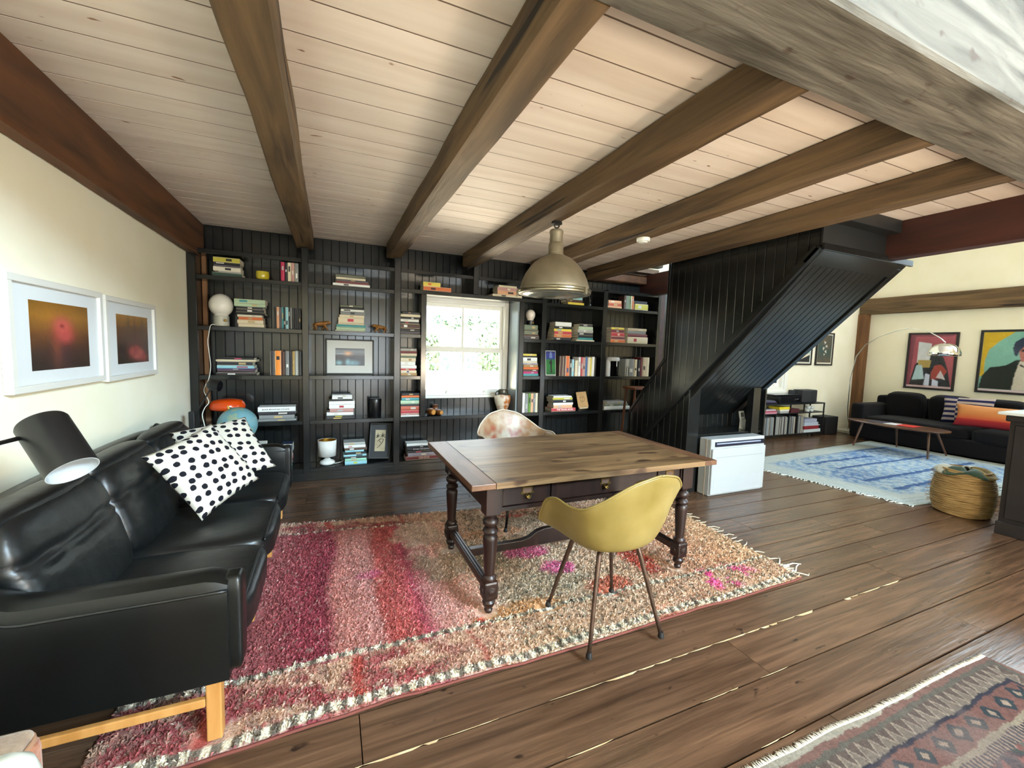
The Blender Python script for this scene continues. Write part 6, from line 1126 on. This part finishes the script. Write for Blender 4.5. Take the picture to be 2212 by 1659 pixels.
# two small pictures on the window wall
def small(x0, x1, z0, z1, label, dark):
    M = Matrix.Translation(((x0+x1)/2, 5.222, z0)); w, h = x1-x0, z1-z0; t = framed('framed_print', label, 'picture', M, w, h, .028, .026, flat('14120F', .5), (.022, .022, .03, .022), flat('CFCABA', .6), mat('print_'+str(dark), '2E4A48' if dark else '7EA4A0', '5E5040' if dark else '9CBCB4', rough=.4, scale=4))
    return t, M, w, h
t, M, w, h = small(8.775, 9.31, 1.335, 1.985, 'black framed dark green print beside the corner post', 1)
for i, (x, z, r) in enumerate(((-.02, .46, .05), (.03, .38, .055), (-.05, .33, .05), (.04, .27, .05), (.0, .22, .04))): blob(t, 'white_petal', 'C4C2B8', M, [(x+r*math.cos(k*2.4+i)*(.6 if k % 2 else 1), z+r*math.sin(k*2.4*1.0+i)*.8) for k in range(3)], .0102-.0003*i)
t, M, w, h = small(8.12, 8.65, 1.335, 1.985, 'black framed pale print half hidden by the stair', 0); blob(t, 'dark_roof', '1E1A1C', M, [(-.2, .06), (.2, .06), (.2, .2)], .0102); blob(t, 'pale_slope', 'D4CDB0', M, [(-.2, .06), (.2, .2), (.2, .24), (-.2, .1)], .0099)
# record console
rc = thing('record_console', 'black wire frame record console under the far window', 'shelf', (7.8, 5.03, 0)); rx0, rx1, ry0, ry1 = 6.6, 8.68, 4.93, 5.20
b = MB(); b.box(rx0, 8.68, ry0, ry1, .615, .635).box(rx0, 8.68, ry0, ry1, .448, .462).box(rx0, 8.66, ry0, ry1, .055, .075); b.build('shelf_boards', M_blk, rc)
for x in (rx0+.01, 8.08, 8.67):
    for y in (ry0+.01, ry1-.01): b = MB(); b.box(x-.009, x+.009, y-.009, y+.009, 0 if x != 8.08 else .455, .625); b.build('upright', M_blk, rc)
for x in (6.9, 7.30, 7.66, 7.9): b = MB(); b.box(x-.006, x+.006, ry0, ry1, .075, .45); b.build('divider', M_blk, rc)
rq = random.Random(9); x = 6.95; k = 0; cols = ['8A9296', '6E7A80', 'A0A09A', '5A5E62', 'B0ACA0', '7C7264', '4A4E54', 'C0BEB4', '868078', '3A3A3C']
while x < 8.10:
    if any(abs(x-d) < .022 for d in (6.9, 7.30, 7.66, 7.9)): x += .03; continue
    w = rq.uniform(.008, .014); b = MB(); h = rq.uniform(.305, .325); b.box(x, x+w-.0012, ry0+.012+rq.uniform(0, .012), ry1-.01, .076, .076+h); o = b.build('record', flat(rq.choice(cols), .6)); k += 1
    tag(o, 'record sleeve filed upright in the console under the far window', 'record', 'records in the console'); x += w
def boxt(name, label, cat, x0, x1, y0, y1, z0, z1, h, rough=.5, group=None, bev=.002): b = MB(); b.box(x0, x1, y0, y1, z0, z1); return tag(b.build(name, flat(h, rough), None, bevel=bev), label, cat, group)
tt = thing('turntable', 'black turntable beside the speaker on the record console', 'turntable', (7.65, 5.05, .635)); b = MB(); b.box(7.4, 7.98, 4.95, 5.2, .637, .765); b.build('plinth', flat('101014', .3), tt, bevel=.004); b = MB(); b.box(7.28, 7.98, 4.96, 5.2, .785, .80, MT((0, 0, 0))); b.build('lid', flat('2A2C30', .15), tt, bevel=.003); b = MB(); b.box(7.4, 7.98, 5.1, 5.2, .765, .785); b.build('hinge_block', flat('101014', .4), tt)
for x in (7.84, 7.9): b = MB(); b.tube([(x, 4.952, .70), (x, 4.935, .70)], .018, 12); b.build('knob', M_chrome, tt, 40)
for i, (x0, x1, z0, z1, h, nm) in enumerate(((6.7, 7.34, .637, .665, '14141A', 'black'), (6.75, 7.30, .666, .685, '5A4A6E', 'purple'), (6.72, 7.26, .686, .70, '4A5058', 'slate grey'))): boxt('record', '%s record sleeve lying flat at the left end of the console top' % nm, 'record', x0, x1, 4.95, 5.18, z0, z1, h, .4, 'flat sleeves on the console')
sp = thing('speaker', 'black curved speaker at the right end of the record console', 'speaker', (8.27, 5.02, .635)); b = MB(); b.prism([(8.05+.43*i/12, 4.965-.03*math.sin(PI*i/12), .64) for i in range(13)]+[(8.48, 5.16, .64), (8.05, 5.16, .64)], (0, 0, .235)); b.build('cabinet', flat('22252A', .6), sp, bevel=.02, seg=3); b = MB(); b.box(7.985, 8.055, 5.1, 5.2, .77, .86); b.build('side_module', flat('2A2E34', .5), sp, bevel=.006)
for i, (x0, x1, z0, z1, h, nm) in enumerate(((7.0, 7.34, .463, .49, 'C08090', 'pink'), (7.0, 7.32, .491, .515, 'A04050', 'rose red'), (7.05, 7.3, .516, .54, 'B0A8B0', 'pale grey'), (7.42, 7.66, .463, .50, '9A9C98', 'grey'), (7.42, 7.67, .501, .53, 'D0CCC0', 'white'), (7.40, 7.68, .531, .575, 'D8C424', 'bright yellow'), (7.72, 7.95, .463, .535, '4A1C22', 'dark maroon'))): boxt('book', '%s book on the middle shelf of the record console' % nm, 'book', x0, x1, 4.945, 5.15, z0, z1, h, .5, 'books on the record console')
for i, (x, z) in enumerate(((8.27, .463), (8.39, .463), (8.29, .52), (8.40, .52))):
    b = MB(); b.lathe([(0, 0), (.03, 0), (.042, .02), (.04, .05), (.034, .052), (.034, .02), (0, .01)], 18, (x, 5.0, z)); tag(b.build('cup', flat('D8DEDE', .2), None, 50), 'small white cup under the speaker, %s' % ('front left', 'front right', 'stacked left', 'stacked right')[i], 'cup', 'white cups on the console')
for i, (x0, x1, z0, z1, h, nm) in enumerate(((8.13, 8.62, .077, .135, 'C8D4D6', 'white lowest'), (8.13, 8.56, .136, .20, '8E2C34', 'thick red'), (8.13, 8.60, .201, .212, 'C4CCD4', 'thin white'), (8.13, 8.54, .213, .265, 'B4C0D0', 'pale blue white'), (8.13, 8.49, .266, .33, 'A0A8C0', 'lilac white topmost'))): boxt('book', '%s large book in the stack at the right of the records' % nm, 'book', x0, x1, 4.94, 5.17, z0, z1, h, .5, 'large books beside the records')
boxt('floor_box', 'low black box on the floor in front of the far window wall', 'box', 8.8, 9.18, 4.95, 5.22, .0, .345, '1A1A1E', .7, None, .01)
# basket with blanket, dark cabinet
bx, by = 5.69, 1.92; bk = thing('basket', 'round woven straw basket by the dark cabinet', 'basket', (bx, by, 0)); M_straw = mat('straw', '8A6E42', 'B89A68', rough=.85, scale=(8, 8, 90), detail=4)
n = 26; 
for i in range(n):
    z = .012+i*.0165; s = i/(n-1); r = .175+.054*math.sin(PI*(.12+s*.78))-.02*s; b = MB(); b.tube([(bx+(r+.003*math.sin(a*23+i*2))*math.cos(a), by+(r+.003*math.sin(a*23+i*2))*math.sin(a), z+.004*math.sin(a*3+i)) for a in np.linspace(0, 2*PI, 49)], .0098, 6); b.build('coil', M_straw, bk, 180)
b = MB(); b.lathe([(0, .004), (.17, .004), (.215, .2), (.18, .40)], 32, (bx, by, 0)); b.f = b.f[:-1]; b.build('lining', flat('4A3A24', .95), bk)
b = MB(); qn = random.Random(3)
for i in range(500):
    a = qn.uniform(0, 2*PI); z = qn.uniform(.03, .42); r = .175+.054*math.sin(PI*(.12+z/.425*.78))-.02*z/.425+.01; l = qn.uniform(.015, .045); b.tube([(bx+r*math.cos(a), by+r*math.sin(a), z), (bx+(r+l*.5)*math.cos(a+.12), by+(r+l*.5)*math.sin(a+.12), z+qn.uniform(-.01, .015)), (bx+(r+l)*math.cos(a+.25), by+(r+l)*math.sin(a+.25), z+qn.uniform(-.02, .02))], .0012, 4)
tag(b.build('loose_straw', M_straw, bk), kind='stuff')
t = thing('blanket', 'green and ochre wool blanket folded over the basket rim', 'blanket', (bx, by, .43))
def bk_(m_, name, a0, a1):
    b = MB(); b.grid(lambda u, v: (bx+(.04+.165*v+.015*math.sin(u*9))*math.cos(a0+(a1-a0)*u), by+(.04+.165*v+.015*math.sin(u*9))*math.sin(a0+(a1-a0)*u), .435+.018*math.sin(u*7+v*4)-.035*v**4), 22, 10); return b.build(name, m_, t, 180, solid=.012)
bk_(mat('green_wool', '1E3A30', '36543E', rough=.95, scale=9, sheen=.2), 'green_fold', 2.6, 4.3); bk_(mat('ochre_wool', '7A6220', '9A8436', rough=.95, scale=9, sheen=.2), 'ochre_fold', 4.25, 6.0); bk_(flat('C8CCC4', .95), 'white_fold', -.35, 2.65)
cb = thing('cabinet', 'dark brown cabinet with pale stone top at the right edge', 'cabinet', (5.75, .9, 0)); M_dk = mat('dark_brown_paint', '140F0E', '1E1816', rough=.55, scale=6)
b = MB(); b.box(5.335, 6.1, -.2, 1.565, .03, 1.03); b.build('body', M_dk, cb, bevel=.004)
b = MB(); b.box(5.30, 5.336, -.2, 1.57, .0, .11); b.build('plinth', M_dk, cb, bevel=.004)
b = MB(); b.box(5.28, 5.336, -.22, 1.58, .98, 1.035); b.build('cornice', M_dk, cb, bevel=.012)
b = MB(); b.box(5.25, 6.15, -.25, 1.62, 1.035, 1.06); b.build('stone_top', mat('pale_stone', 'B4B8B4', 'C8CCC8', rough=.3, scale=3), cb, bevel=.006)
for a, c in ((.98, 1.53), (.36, .94), (-.18, .32)): b = MB(); b.box(5.325, 5.34, a, c, .14, .95); d = b.build('door', M_dk, cb, bevel=.004); b = MB(); b.sbox((5.315, a+.05, .6), (.012, .012, .012), 2.2, 5); b.build('knob', M_brass, d, 60)
